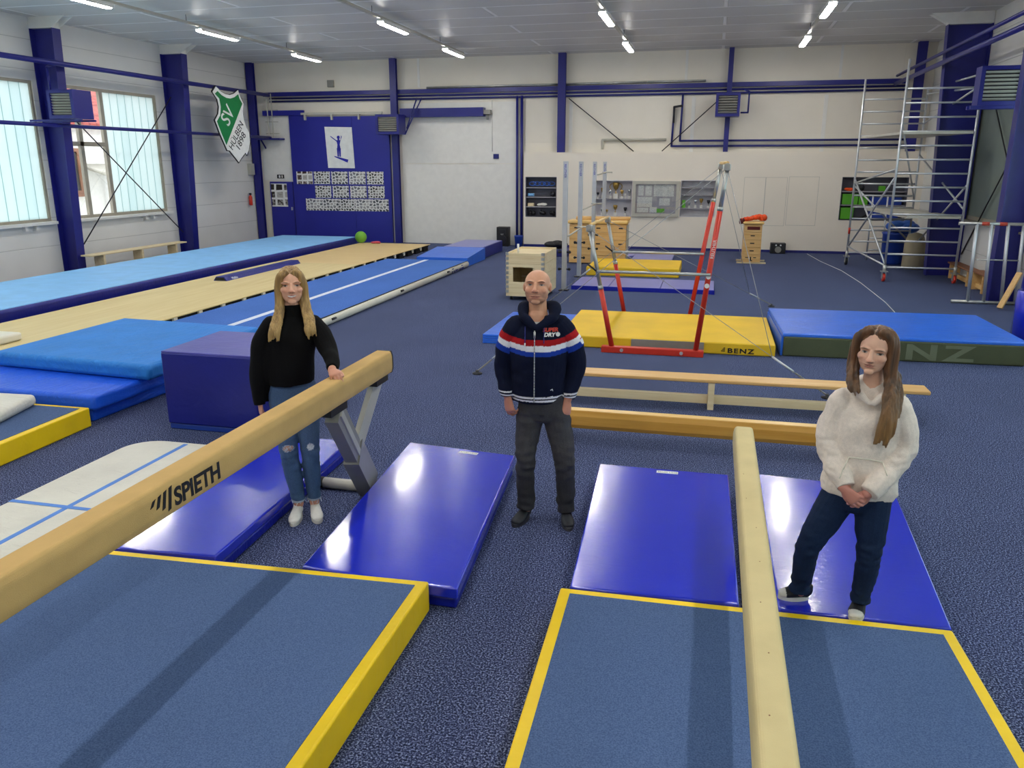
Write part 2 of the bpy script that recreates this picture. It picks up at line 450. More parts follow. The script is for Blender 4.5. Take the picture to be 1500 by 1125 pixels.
# steel columns
def portal_column(name, side, yc, db, dt):
    w = MB()
    xw = LW+.01 if side < 0 else RW-.01
    sgn = 1 if side < 0 else -1
    zt = 5.18
    y0, y1 = yc-.12, yc+.12
    w.box(xw, xw+sgn*.02, y0, y1, 0, zt)
    # inner flange, leaning outwards to the top
    a, b = xw+sgn*db, xw+sgn*dt
    w.prism([(a, y0, 0), (a-sgn*.02, y0, 0), (b-sgn*.02, y0, zt), (b, y0, zt)], (0, .24, 0))
    w.prism([(xw+sgn*.02, yc-.006, 0), (a-sgn*.02, yc-.006, 0), (b-sgn*.02, yc-.006, zt), (xw+sgn*.02, yc-.006, zt)], (0, .012, 0))
    o = struct(name, w, 'navy_paint')
    w = MB(); w.box(xw, b, y0, y1, zt, CE)
    w.prism([(b, y0, zt+.02), (b, y0, CE-.002), (b+sgn*.35, y0, CE-.002)], (0, .02, 0))
    w.prism([(b, y1-.02, zt+.02), (b, y1-.02, CE-.002), (b+sgn*.35, y1-.02, CE-.002)], (0, .02, 0))
    h = w.build('trim_haunch', 'white_paint', o); h['label'] = 'white painted haunch'
    return o
portal_column('trim_7', -1, 15.66, .4, .58); portal_column('trim_8', -1, 19.97, .42, .64)
portal_column('trim_9', 1, 19.72, .64, .85); portal_column('trim_10', 1, 16.06, .44, .42)
for k, (a, b, z0) in enumerate(((-14.36, -14.12, 0), (-9.6, -9.4, 0), (-4.5, -4.28, 2.715), (.17, .3, 2.715), (4.85, 5.07, 2.715))):
    w = MB(); yy = 23.86 if z0 else 23.9
    if z0: yy = 23.9
    w.box(a, b, yy, yy+.015, z0, CE); w.box(a, b, yy+.12, yy+.135, z0, CE); w.box((a+b)/2-.01, (a+b)/2+.01, yy+.015, yy+.12, z0, CE)
    struct('trim_%d' % (11+k), w, 'navy_paint')
w = MB(); w.box(-14.12, -13.1, BK-.012, BK, 1.88, 3.84); struct('trim_16', w, 'white_paint')
w = MB(); w.box(-9.36, -5.75, BK-.02, BK, 0, 2.39); w.box(-9.36, -5.75, BK-.02, BK, 2.405, 4.15); struct('trim_17', w, 'white_paint')
w = MB(); w.box(-9.72, -9.62, BK-.02, BK, 0, 3.3); struct('trim_18', w, 'white_paint')
w = MB()
for xx in (-8.8, -.98, 3.02): w.box(xx, xx+.07, BK-.015, BK, 4.6, CE)
for xx in (-4.2, -.75, 2.72): w.box(xx, xx+.1, BK-.015, BK, z1, 4.18)
struct('trim_19', w, 'white_paint')

# neighbouring house seen through the clear casement
t = thing('neighbour_house', 'white rendered house with red tiled roof outside the clear casement', 'house', (-19.5, 23, 0))
MB().box(-24, -19, 14, 30, -.5, 3.62).build('house_wall', 'house', t)
MB().prism([(-18.7, 14, 3.45), (-18.7, 14, 3.6), (-24, 14, 7.2), (-24, 14, 7)], (0, 16, 0)).build('roof', 'roof_red', t)
w = MB(); ring(w, -19, -18.93, 21.0, 21.72, 1.5, 2.85, .1); w.box(-19, -18.85, 20.95, 21.78, 1.42, 1.5)
f = w.build('window_frame', 'brown', t); MB().box(-18.99, -18.97, 21.1, 21.62, 1.6, 2.75).build('pane', 'black', f)
w = MB()
for k in range(14): w.tube((-19, 21.75+k*.1, 2.35), (-18.1, 21.75+k*.1, 2.1), .055, seg=8)
w.build('canopy', 'pale_grey', t)
MB().tube((-18.85, 22.75, -.5), (-18.85, 22.75, 2.1), .04).build('downpipe', 'dark_metal', t)
tag(MB().box(-45, LW-.25, -10, 45, -.6, -.5).build('yard', 'seam'), 'pale paved yard outside the hall windows', 'yard')

# ------------------------------------------------------------------ lamps
ROWS = ((-10.95, 'leftmost row'), (-6.78, 'second row from the left'), (-2.27, 'third row from the left'), (1.85, 'rightmost row'))
YS = (21.4, 17.25, 13.1, 8.95, 4.8, .65, -3.5)
ORD = ('nearest the back wall', 'second from the back wall', 'third from the back wall', 'fourth from the back wall', 'fifth from the back wall', 'sixth from the back wall', 'last towards the front wall')
proto = None
for rx, rn in ROWS:
    o = tag(MB().box(rx-.03, rx+.03, -4.5, 22.2, 5.235, 5.285).build('light_track', 'pale_grey'), 'long thin ceiling trunking carrying the '+rn+' of tube lights', 'light track', 'light tracks')
    for yy in (20.3, 16.1, 12, 7.9, 3.7): MB().tube((rx, yy, 5.285), (rx, yy, CE), .006, seg=6).build('suspension_wire', 'dark_metal', o)
    for yy, on in zip(YS, ORD):
        lab = 'lit tube light in the %s, %s' % (rn, on)
        if proto is None:
            proto = thing('tube_light', lab, 'ceiling light', (rx, yy, 5.2), 'tube lights under the ceiling')
            MB().box(rx-.075, rx+.075, yy-.74, yy+.74, 5.19, 5.234, .01).box(rx-.078, rx-.068, yy-.74, yy+.74, 5.15, 5.19).box(rx+.068, rx+.078, yy-.74, yy+.74, 5.15, 5.19).build('housing', 'white_paint', proto)  # side lips added to keep the diffuser's light off the ceiling
            MB().box(rx-.06, rx+.06, yy-.7, yy+.7, 5.135, 5.19, .015).build('diffuser', 'led', proto)
            p0 = Vector((rx, yy, 0))
        else:
            copy_thing(proto, Vector((rx, yy, 0))-p0, lab)

# ------------------------------------------------------------------ pipes, rails, heaters, rods
def pipe(name, pts, r, mat, label, cat='pipe', group=None):
    return tag(MB().path(pts, r, 10).build(name, mat), label, cat, group)
pipe('heating_pipe', [(-13.58, 8, 4.44), (-13.58, 23.8, 4.44)], .055, 'navy_paint', 'thick navy pipe along left wall above the windows')
pipe('heating_pipe', [(-13.66, 8, 3.19), (-13.66, 23.9, 3.19)], .04, 'navy_paint', 'thin navy pipe along left wall crossing the windows at mid height')
tag(MB().box(-13.9, 4.7, BK-.11, BK-.02, 4.42, 4.54).build('guide_rail', 'navy_paint'), 'wide navy rail along the back wall high up', 'rail')
pipe('heating_pipe', [(-13.7, BK-.06, 4.36), (4.7, BK-.06, 4.36)], .028, 'navy_paint', 'navy pipe just under the wide navy rail of back wall')
pipe('heating_pipe', [(-13.7, BK-.06, 4.27), (4.7, BK-.06, 4.27)], .028, 'navy_dark', 'lowest of the navy pipes under wide rail of back wall')
pipe('cable_hose', [(-8.5, BK-.06, 4.58), (-4.4, BK-.06, 4.59), (-2, BK-.06, 4.6), (-.4, BK-.06, 4.6)], .03, 'steel', 'grey ribbed hose lying on the wide navy rail', 'hose')
pipe('heating_pipe', [(-1.0, BK-.1, 4.27), (-1.02, BK-.1, 3.02), (4.9, BK-.1, 3.02)], .028, 'navy_dark', 'upper of two dark pipes above the white partition')
pipe('heating_pipe', [(-1.22, BK-.05, 3.9), (-1.25, BK-.05, 2.88), (4.9, BK-.05, 2.88)], .028, 'navy_dark', 'lower of two dark pipes above the white partition')
pipe('valve_pipe', [(-1.0, BK-.16, 3.95), (-1.22, BK-.16, 3.92), (-1.22, BK-.1, 3.5)], .03, 'dark_metal', 'short bent valve pipe on dark risers above notice board', 'pipe')
pipe('drain_pipe', [(-3.2, BK-.06, 2.8), (-3.2, BK-.06, 3.06), (-1.4, BK-.06, 3.06)], .035, 'pale_grey', 'pale pipe bending down behind white partition top', 'pipe')
pipe('heating_pipe', [(-5.72, BK-.1, 0), (-5.72, BK-.1, 4.3)], .035, 'navy_paint', 'left navy riser beside the white partition')
pipe('heating_pipe', [(-5.58, BK-.1, 0), (-5.58, BK-.1, 4.3)], .04, 'navy_paint', 'right navy riser touching the white partition')
pipe('heating_pipe', [(4.42, 10, 4.65), (4.42, 23.9, 4.6)], .035, 'navy_paint', 'upper navy pipe along the right wall')
pipe('heating_pipe', [(4.4, 10, 4.42), (4.4, 23.9, 4.4)], .05, 'navy_paint', 'thick lower navy pipe along the right wall')
pipe('cable_conduit', [(-6.5, BK-.03, 4.2), (-6.5, BK-.03, 2.75)], .012, 'white_paint', 'thin white conduit above black socket on white wall', 'conduit')
tag(MB().box(-6.46, -6.3, BK-.07, BK, 2.54, 2.68, .01).build('power_socket', 'navy_dark'), 'small dark socket on white wall panel', 'socket')
tag(MB().box(-11.7, -11.5, BK-.1, BK, 4.66, 4.86, .01).build('junction_box', 'grey_paint'), 'small grey box on back wall over the blue sliding door', 'junction box')
tag(MB().box(LW+.002, LW+.12, 23.62, 23.86, 2.05, 2.4, .01).build('junction_box', 'pale_grey'), 'grey box on left wall below club crest', 'junction box')
t = thing('fire_extinguisher', 'small red fire extinguisher in the left back corner', 'fire extinguisher', (-14.28, 23.5, 1.12))
MB().lathe([(.045, 0), (.055, .02), (.055, .26), (.02, .32)], (-14.3, 23.5, 1.12)).build('tank', 'red', t)
MB().box(-14.33, -14.27, 23.47, 23.53, 1.44, 1.5).build('valve', 'black', t)
# cable ladder in the left back corner
w = MB()
for xx in (-13.75, -13.6): w.box(xx, xx+.02, BK-.2, BK-.17, 3.2, 4.5)
for zz in (3.3, 3.65, 4.0, 4.3): w.box(-13.85, -13.4, BK-.17, BK-.135, zz, zz+.025)
tag(w.build('cable_ladder', 'pale_grey'), 'pale cable ladder climbing back wall beside corner post', 'cable ladder')
tag(MB().box(-14.1, -13.3, BK-.35, BK-.02, 3.12, 3.17).prism([(-14.0, BK-.3, 3.12), (-14.0, BK-.25, 3.12), (-14.0, BK-.02, 2.85), (-14.0, BK-.02, 2.9)], (.03, 0, 0)).build('shelf_bracket', 'navy_paint'), 'navy bracket shelf at left end of back wall', 'bracket')

def heater(label, x0, x1, y0, y1, z0, z1, n=8):
    t = thing('unit_heater', label, 'heater', ((x0+x1)/2, (y0+y1)/2, z0), 'unit heaters')
    w = MB(); f = .07
    w.box(x0, x1, y0+.1, y1, z0, z1); ring2(w, x0, x1, y0, y0+.1, z0, z1, f)
    w.build('casing', 'navy_paint', t)
    w = MB(); h = (z1-z0-2*f)/n
    for k in range(n):
        zc = z0+f+h*(k+.5)
        w.obox(((x0+x1)/2, y0+.05, zc), (x1-x0-2*f, .05, .012), Matrix.Rotation(math.radians(-38), 3, 'X'))
    w.build('louvre', 'pale_grey', t)
    MB().box(x0+f, x1-f, y0+.085, y0+.099, z0+f, z1-f).build('back_grille', 'black', t)
    return t
def ring2(w, x0, x1, y0, y1, z0, z1, t):
    w.box(x0, x0+t, y0, y1, z0, z1); w.box(x1-t, x1, y0, y1, z0, z1)
    w.box(x0+t, x1-t, y0, y1, z0, z0+t); w.box(x0+t, x1-t, y0, y1, z1-t, z1)
t = heater('navy louvred heater on first left wall column', -13.74, -13.1, 15.05, 15.6, 3.32, 3.9)
pipe('heater_pipe', [(-13.85, 15.3, 3.9), (-13.85, 15.3, 4.38), (-13.62, 15.3, 4.42)], .025, 'navy_paint', 'navy feed pipe above heater of first left column', 'pipe')
tag(MB().box(-14.3, -13.0, 15.1, 15.14, 3.27, 3.31).box(-14.3, -13.0, 15.5, 15.54, 3.27, 3.31).build('heater_bracket', 'navy_paint'), 'navy bracket bars under heater of first left column', 'bracket')
t = heater('navy louvred heater beside blue sliding door', -9.85, -9.12, 23.3, 23.86, 3.24, 3.8, 7)
t = heater('navy louvred heater on right middle back post', -.1, .53, 23.3, 23.86, 3.62, 4.22, 7)
t = heater('large navy louvred heater hanging by right wall', 4.6, 5.33, 17.2, 17.55, 3.44, 4.12, 8)
tag(MB().box(4.5, 5.34, 17.22, 17.28, 3.38, 3.44).box(4.5, 5.34, 17.45, 17.51, 3.38, 3.44).build('heater_bracket', 'navy_paint'), 'navy bracket bars under the large right wall heater', 'bracket')
pipe('heater_pipe', [(.62, 23.5, 4.3), (.75, 23.5, 4.25), (.75, 23.5, 3.72), (.56, 23.5, 3.72)], .022, 'navy_dark', 'bent dark pipe right of heater on right middle back post', 'pipe')
pipe('heater_pipe', [(-9.0, 23.5, 3.25), (-8.6, 23.9, 4.28)], .02, 'navy_dark', 'first slanting pipe at heater beside blue door', 'pipe')
pipe('heater_pipe', [(-8.95, 23.5, 3.4), (-8.75, 23.9, 4.28)], .02, 'navy_dark', 'second slanting pipe at heater beside blue door', 'pipe')
def rod(a, b, lab): return tag(MB().tube(a, b, .014, seg=8).build('brace_rod', 'dark_metal'), lab, 'rod', 'wall brace rods')
rod((-14.05, 16.0, 3.45), (-14.0, 19.5, .6), 'dark brace rod falling rightwards across second left window')
rod((-14.12, 19.75, 4.1), (-14.12, 15.95, .6), 'dark brace rod rising rightwards across second left window')
rod((5.31, 18.6, 3.5), (5.31, 16.2, 1.4), 'dark brace rod falling across the right wall window')
rod((5.33, 16.2, 3.5), (5.33, 19.5, .5), 'dark brace rod rising across the right wall window')
rod((-4.2, BK-.12, 4.2), (-2.3, BK-.12, 2.74), 'dark brace rod right of the middle back post')
rod((.1, BK-.19, 4.2), (-1.5, BK-.19, 2.74), 'dark brace rod left of right middle back post')

# ------------------------------------------------------------------ back wall doors, posters, crest
t = thing('sliding_door', 'large navy sliding door covered with photo sheets', 'door', (-11.4, BK-.1, 0))
w = MB(); w.box(-13.07, -12.56, BK-.1, BK-.02, 0, 4.0); w.build('door_leaf', 'navy_panel', t)
w = MB()
for a, b in ((-12.55, -10.95), (-10.945, -9.73)): w.box(a, b, BK-.12, BK-.02, 0, 3.8)
w.build('door_leaf', 'navy_panel', t)
MB().box(-13.95, -12.6, BK-.13, BK-.02, 3.85, 4.0).build('header', 'navy_panel', t)
w = MB(); w.box(-12.6, -9.9, BK-.2, BK-.14, 3.86, 3.92)
for xx in (-12.5, -11.6, -10.7, -9.98): w.box(xx, xx+.05, BK-.2, BK-.1, 3.7, 3.86)
w.build('slide_rail', 'pale_grey', t)
t = thing('side_door', 'low navy door in the left back corner', 'door', (-13.5, BK-.06, 0))
MB().box(-13.92, -13.12, BK-.06, BK-.005, 0, 1.84).build('door_leaf', 'navy_panel', t)
MB().box(-13.2, -13.16, BK-.1, BK-.06, .95, 1.05).build('handle', 'alu', t)
t = thing('exit_sign', 'small dark sign over low navy door', 'sign', (-13.5, BK-.03, 2))
MB().box(-13.66, -13.42, BK-.03, BK, 1.94, 2.06).build('plate', 'black', t)
MB().box(-13.6, -13.54, BK-.034, BK-.03, 1.96, 2.04).box(-13.5, -13.46, BK-.034, BK-.03, 1.96, 2.04).build('symbol', 'emb_white', t)
t = thing('door_track', 'navy track beam right of the heater above white wall', 'beam', (-7.9, BK-.2, 3.8))
MB().box(-9.3, -6.7, BK-.28, BK-.02, 3.74, 3.99).build('rail', 'navy_paint', t)
MB().box(-6.7, -6.5, BK-.25, BK-.05, 3.8, 3.92).tube((-6.6, BK-.15, 3.65), (-6.6, BK-.15, 3.8), .04).build('end_stop', 'grey_paint', t)

t = thing('gymnast_poster', 'white poster with a navy gymnast silhouette on blue door', 'poster', (-11.39, BK-.135, 2.88))
MB().prism([(-11.85, BK-.13, 3.50), (-10.94, BK-.13, 3.48), (-10.9, BK-.13, 2.26), (-11.8, BK-.13, 2.27)], (0, -.012, 0)).build('sheet', 'emb_white', t)
w = MB(); yq = BK-.146
def fig(pts):
    w.prism([(x, yq, z) for x, z in pts], (0, -.004, 0))
cx = -11.4
fig([(cx-.17, 2.63), (cx+.3, 2.52), (cx+.27, 2.43), (cx-.16, 2.60)])                          # tilted board
for dx in (-.035, .03): fig([(cx+dx-.022, 2.62-(.01 if dx > 0 else 0)), (cx+dx+.022, 2.6), (cx+dx+.035, 2.86), (cx+dx-.035, 2.86)])
fig([(cx-.06, 2.84), (cx+.06, 2.84), (cx+.035, 2.97), (cx+.07, 3.1), (cx-.075, 3.1), (cx-.04, 2.97)])
fig([(cx-.03, 3.09), (cx+.03, 3.09), (cx+.03, 3.14), (cx-.03, 3.14)])
fig([(cx-.07, 3.1), (cx-.05, 3.05), (cx-.26, 3.2), (cx-.27, 3.235)])
fig([(cx+.07, 3.1), (cx+.05, 3.05), (cx+.12, 3.2), (cx+.1, 3.24)])
w.tube((cx, yq-.004, 3.185), (cx, yq, 3.185), .05, seg=14)
w.build('silhouette', 'print_blue', t)
NUMS = ('first', 'second', 'third', 'fourth', 'fifth')
mats = [photo_sheet('photo_sheet_%d' % k, .55, .38, nx, ny, tn) for k, (nx, ny, tn) in enumerate(((3, 2, '#4a2e24'), (5, 4, '#8a8a90'), (6, 4.6, '#50504c'), (5, 4, '#5e6268')))]
def sheet(x, z, wd, hg, m, lab):
    w = MB(); w.box(-wd/2, wd/2, -.006, 0, -hg/2, hg/2); o = w.build('photo_sheet', m); o.location = (x+wd/2, BK-.122, z-hg/2)
    tag(o, lab, 'photo sheet', 'photo sheets on the blue door')
for k in range(5): sheet(-12.92+k*.6, 2.16, .555, .385, mats[0] if k == 0 else mats[1+k % 3], 'photo sheet on blue door, %s from left in top row' % NUMS[k])
for k in range(4): sheet(-12.30+k*.6, 1.725, .55, .37, mats[1+(k+1) % 3], 'photo sheet on blue door, %s from left in middle row' % NUMS[k])
for k in range(5): sheet(-12.65+k*.565, 1.325, .56, .37, mats[1+(k*2) % 3], 'photo sheet on blue door, %s from left in bottom row' % NUMS[k])
w = MB(); w.box(-.28, .28, -.006, 0, -.36, .36); o = w.build('photo_sheet', photo_sheet('photo_sheet_4', .56, .72, 2, 3, '#2a1e16')); o.location = (-13.6, BK-.07, 1.42)
tag(o, 'tall sheet of six dark photographs on the low navy door', 'photo sheet')

# club crest on the left wall
CC = Vector((-13.40, 21.36, 3.58)); fi = math.radians(8)
CN = Vector((math.cos(fi), -math.sin(fi), 0)); CU = Vector((math.sin(fi), math.cos(fi), 0))
t = thing('club_crest', 'shield shaped green and white club crest hung on pipes at left wall', 'crest', CC)
# outline in units measured on the crest (u across, v up)
OUT = [(-.62, .93), (-.40, .80), (-.2, .74), (.02, .73), (.22, .78), (.45, .90), (.52, .72), (.68, .52), (.60, .30), (.62, .05), (.72, -.18), (.85, -.34), (.84, -.62), (.74, -.86), (.62, -1.0), (.56, -.93), (.30, -1.12), (.18, -1.22), (-.22, -.88), (-.34, -.87), (-.62, -.40), (-.80, -.02), (-.62, .16), (-.56, .36), (-.6, .56), (-.8, .76)]
def crest_pt(u, v, d=0): return CC+CU*(u*.87)+Vector((0, 0, v*.96))+CN*d
MB().prism([crest_pt(u, v, -.02) for u, v in OUT], CN*.03).build('rim', 'black', t)
MB().prism([crest_pt(u*.965, v*.972, .011) for u, v in OUT], CN*.006).build('shield', 'emb_white', t)
G_ = [(-.55, .78), (-.38, .68), (-.18, .62), (.02, .61), (.22, .66), (.42, .76), (.46, .64), (.58, .50), (-.36, -.70), (-.55, -.36), (-.70, -.05), (-.52, .12), (-.46, .36), (-.5, .58), (-.68, .70)]
MB().prism([crest_pt(u, v, .018) for u, v in G_], CN*.005).build('green_field', 'emb_green', t)
dr = (CU*.62+Vector((0, 0, .80))).normalized(); du = dr.cross(CN)*-1
text('SV', .56, crest_pt(-.20, -.20, .026), dr, du, 'emb_white', t, bold=.004, width=.52)
text('HÜLBEN', .27, crest_pt(-.10, -.86, .022), dr, du, 'ink', t, width=.92)
text('1898', .27, crest_pt(.22, -.88, .022), dr, du, 'ink', t, width=.58)

# ------------------------------------------------------------------ niche contents
def board(n, z, lab):
    a, b, c, d = NI[n]
    tag(MB().box(a, b, PT+.01, BK-.03, z, z+.025).build('niche_shelf', 'shelf_grey'), lab, 'shelf')
for z, q in ((1.70, 'top'), (1.43, 'middle'), (1.15, 'lowest')): board('a', z, q+' shelf board in leftmost niche of the partition')
board('b', 1.40, 'shelf board between the two rows of trophies')
for z, q in ((1.73, 'top'), (1.53, 'second'), (1.16, 'third')): board('c', z, q+' shelf board in niche right of the notice board')
for z, q in ((1.66, 'upper'), (1.3, 'lower')): board('d', z, q+' shelf board in niche behind the scaffold')
def lump(name, c, rad, mat, lab, cat, n=5, group=None):
    w = MB(); rnd = random.Random(len(lab)*7+int(c[0]*31))
    for k in range(n):
        w.ball((c[0]+rnd.uniform(-.5, .5)*rad[0], c[1]+rnd.uniform(-.4, .4)*rad[1], c[2]+rnd.uniform(-.1, .35)*rad[2]), (rad[0]*rnd.uniform(.4, .65), rad[1]*rnd.uniform(.5, .7), rad[2]*rnd.uniform(.5, .7)), 12, 8)
    return tag(w.build(name, mat), lab, cat, group)
w = MB()
for k in range(5):
    for j in range(10):
        a0, a1 = 2*PI*j/10, 2*PI*(j+1)/10
        cxx = -5.22+k*.14
        w.tube((cxx+.1*math.cos(a0), PT+.08+.01*k, 1.83+.055*math.sin(a0)), (cxx+.1*math.cos(a1), PT+.08+.01*k, 1.83+.055*math.sin(a1)), .012, seg=6)
tag(w.build('rope_coil', 'tarp_blue'), 'coiled blue rope on top shelf of leftmost niche', 'rope')
tag(MB().tube((-5.36, PT+.1, 1.51), (-5.18, PT+.1, 1.51), .045).build('foam_roller', 'sky_mat'), 'light blue roll on middle shelf of leftmost niche', 'roll')
lump('dark_tool', (-4.62, PT+.12, 1.52), (.1, .08, .1), 'dark_metal', 'dark metal gadget at right end of middle shelf', 'gadget')
tag(MB().box(-5.36, -5.18, PT+.05, PT+.2, 1.175, 1.27, .01).build('carton', 'pine_pale'), 'pale carton on lowest shelf of leftmost niche', 'box')
lump('cloth_bundle', (-4.95, PT+.12, 1.22), (.18, .08, .06), 'white_paint', 'grey white bundle on lowest shelf of leftmost niche', 'bundle')
for k, (xx, q) in enumerate(((-5.25, 'left'), (-4.93, 'middle'), (-4.63, 'right'))):
    lump('dark_bag', (xx, PT+.14, .97), (.12, .08, .1), 'black', 'dark lump on niche floor, %s of three under cream bundle' % q, 'bag', 4, 'dark lumps on the niche floor')
def trophy(x, z, h, mat, lab, big=False):
    t = thing('trophy', lab, 'trophy', (x, PT+.12, z), 'trophies in the niches')
    b = h*.32
    MB().box(x-h*.14, x+h*.14, PT+.12-h*.14, PT+.12+h*.14, z, z+b).build('plinth', 'marble', t)
    MB().lathe([(h*.1, 0), (h*.03, h*.06), (h*.03, h*.2), (h*.13, h*.3), (h*.2, h*.5), (h*.21, h*.68), (h*.19, h*.68), (h*.02, h*.4)], (x, PT+.12, z+b), 12).build('cup', mat, t)
    if big:
        w = MB()
        for sg in (-1, 1):
            for j in range(5):
                a0, a1 = -1.2+j*.55, -1.2+(j+1)*.55
                f = lambda a: (x+sg*(h*.2+h*.2*math.cos(a)), PT+.12, z+b+h*.42+h*.2*math.sin(a))
                w.tube(f(a0), f(a1), .012, seg=6)
        w.build('handle', mat, t)
    return t
for x, h, mt, lab, bg in ((-3.28, .17, 'dark_metal', 'small dark trophy at far left of upper trophy shelf', 0), (-3.13, .3, 'gold', 'slim tall golden trophy at left of upper trophy shelf', 0), (-2.92, .24, 'silver', 'dark silver cup left of the big two handled cup', 0), (-2.76, .45, 'gold', 'big two handled golden cup in middle of upper shelf', 1), (-2.58, .24, 'gold', 'golden cup right of big two handled cup', 0), (-2.48, .14, 'marble', 'tiny pale trophy near right end of upper shelf', 0), (-2.37, .26, 'silver', 'cup at right end of upper trophy shelf', 0)):
    trophy(x, 1.425, h, mt, lab, bg)
for x, h, mt, lab in ((-3.15, .2, 'silver', 'cup at left of lower trophy shelf'), (-3.0, .17, 'gold', 'small golden cup second from left on lower trophy shelf'), (-2.76, .3, 'gold', 'tallest golden cup in middle of lower trophy shelf'), (-2.47, .24, 'dark_metal', 'dark cup at right of lower trophy shelf')):
    trophy(x, .94, h, mt, lab)
tag(MB().box(-.86, -.77, PT+.05, PT+.15, 1.185, 1.4, .01).build('box_file', 'green'), 'upright green box beside trophies right of notice board', 'box file')
for x, h, mt, lab in ((-.66, .16, 'silver', 'low pale cup next to green box file'), (-.49, .22, 'silver', 'dark bowled cup second from green box file'), (-.33, .26, 'gold', 'tall cup third from green box file'), (-.13, .22, 'dark_metal', 'cup at right end of shelf with green box file')):
    trophy(x, 1.185, h, mt, lab)
for x0, x1, zz, h, lab in ((3.40, 3.8, 1.33, .27, 'wide green crate on left of middle shelf behind scaffold'), (3.82, 4.05, 1.36, .2, 'small green crate on middle shelf behind scaffold'), (3.39, 3.72, .94, .3, 'green crate on niche floor behind scaffold')):
    t = thing('storage_crate', lab, 'crate', ((x0+x1)/2, PT+.14, zz), 'green crates in the niche')
    MB().box(x0, x1, PT+.02, PT+.26, zz, zz+h, .012).build('tub', 'green', t); MB().box(x0-.004, x1+.004, PT+.012, PT+.268, zz+h-.03, zz+h+.01).build('rim', 'green', t)
    if zz == 1.36: t.location.z -= .034
tag(MB().box(4.3, 4.46, PT+.05, PT+.2, 1.687, 1.82, .01).build('storage_crate', 'green'), 'little green box on upper shelf behind scaffold', 'crate')
for x0, x1, zz, h, lab in ((4.12, 4.85, .94, .26, 'blue tub on niche floor behind scaffold'), (4.1, 4.9, 1.327, .2, 'dark blue tub on lower shelf behind scaffold')):
    tag(MB().box(x0, x1, PT+.03, PT+.25, zz, zz+h, .015).build('storage_tub', 'bin_blue'), lab, 'tub')
lump('dark_bag', (3.85, PT+.14, 1.76), (.14, .09, .12), 'black', 'dark round bag on upper shelf behind scaffold', 'bag')
lump('orange_cloth', (3.55, PT+.12, 1.72), (.14, .08, .06), 'orange', 'orange cloth on upper shelf behind scaffold', 'cloth')
w = MB(); w.path([(3.75, PT+.06, .97), (3.95, PT+.06, .99), (4.05, PT+.06, 1.06), (4.1, PT+.06, 1.02)], .025)
tag(w.build('black_strap', 'black'), 'black strap beside blue tub on niche floor', 'strap')
# notice board
t = thing('notice_board', 'framed grey notice board with papers between trophy niches', 'notice board', (-1.6, PT-.04, 1.43))
w = MB(); ring2(w, -2.26, -.945, PT-.07, PT, .935, 1.925, .085); w.build('frame', 'pale_grey', t)
MB().box(-2.175, -1.03, PT-.02, PT, 1.02, 1.84).build('panel', 'shelf_grey', t)
mpaper = NT('notice_paper'); v = mpaper.coord((1, 1, 1)); n = mpaper.noise(mpaper.coord((30, 1, 260)), 1, 2)
mpaper.link(mpaper.ramp(n, [(.38, lin('#8f9692')), (.5, lin('#d9dcd8'))]), mpaper.b.inputs['Base Color']); M['paper'] = mpaper.m
for k, (a, b, c, d) in enumerate(((-2.1, -1.95, 1.52, 1.8), (-1.9, -1.72, 1.52, 1.8), (-1.66, -1.1, 1.5, 1.82), (-2.12, -1.7, 1.2, 1.48), (-1.5, -1.2, 1.25, 1.45), (-2.12, -1.8, 1.05, 1.18), (-1.76, -1.56, 1.05, 1.2))):
    MB().box(a, b, PT-.026, PT-.02, c, d).build('paper_sheet', 'paper', t)
o = MB().box(-1.56, -1.34, PT-.03, PT-.02, 1.05, 1.16).build('paper_sheet', 'green', t); o['label'] = 'green paper slip'
MB().box(-2.175, -1.03, PT-.05, PT-.045, 1.02, 1.84).build('glass_pane', 'glass', t)
# ------------------------------------------------------------------ mats and floor gear, left side
def mat_box(name, label, x0, x1, y0, y1, z0, z1, side, top, bev=.02, cat='mat', rot=0, group=None):
    """padded mat: cover sides and a top sheet of its own"""
    t = thing(name, label, cat, ((x0+x1)/2, (y0+y1)/2, z0), group)
    cx, cy = (x0+x1)/2, (y0+y1)/2
    MB().box(x0, x1, y0, y1, z0, z1-.004, bev, 3).build('side_cover', side, t)
    b = bev*.8
    MB().box(x0+b, x1-b, y0+b, y1-b, z1-.012, z1, .003, 1).build('top_sheet', top, t)
    if rot: t.rotation_euler.z = rot
    return t

# long light blue mat track beside the left wall
t = thing('tumbling_mat', 'long light blue mat track with navy sides along left wall', 'mat', (-11.45, 15, 0))
MB().box(-12.65, -10.2, 6.5, 22.4, 0, .3, .05, 3).build('side_cover', 'navy_vinyl', t)
MB().box(-12.62, -10.24, 6.55, 22.36, .285, .312, .008, 2).build('top_sheet', 'sky_mat', t)
# sprung runway
t = thing('sprung_runway', 'long tan sprung runway standing on dark blocks', 'runway', (-8.95, 14.5, 0))
MB().box(-9.98, -7.83, 6.0, 17.2, .15, .17, .004).build('deck', 'tan', t)
MB().box(-9.98, -7.83, 17.21, 22.15, .15, .165, .004).build('deck', 'tan_wood', t)
MB().box(-9.93, -7.87, 6.05, 22.1, .11, .149).build('underlay', 'black_soft', t)
for k in range(23):
    y = 8.0+k*.62
    MB().box(-9.9, -7.85, y, y+.36, 0, .109, .01).build('spring_block', 'black_soft', t)
for k in range(20):
    y = 9.3+k*.64
    MB().box(-7.868, -7.835, y-.12, y-.03, .06, .148).build('spacer', 'cream', t)
t = thing('floor_beam', 'low padded blue training beam lying on the tan runway', 'beam', (-9.4, 15.5, .17))
MB().prism([(-9.52, 14.05, .171), (-9.22, 14.05, .171), (-9.28, 14.05, .25), (-9.46, 14.05, .25)], (0, 3.0, 0)).build('pad', 'navy_vinyl', t)
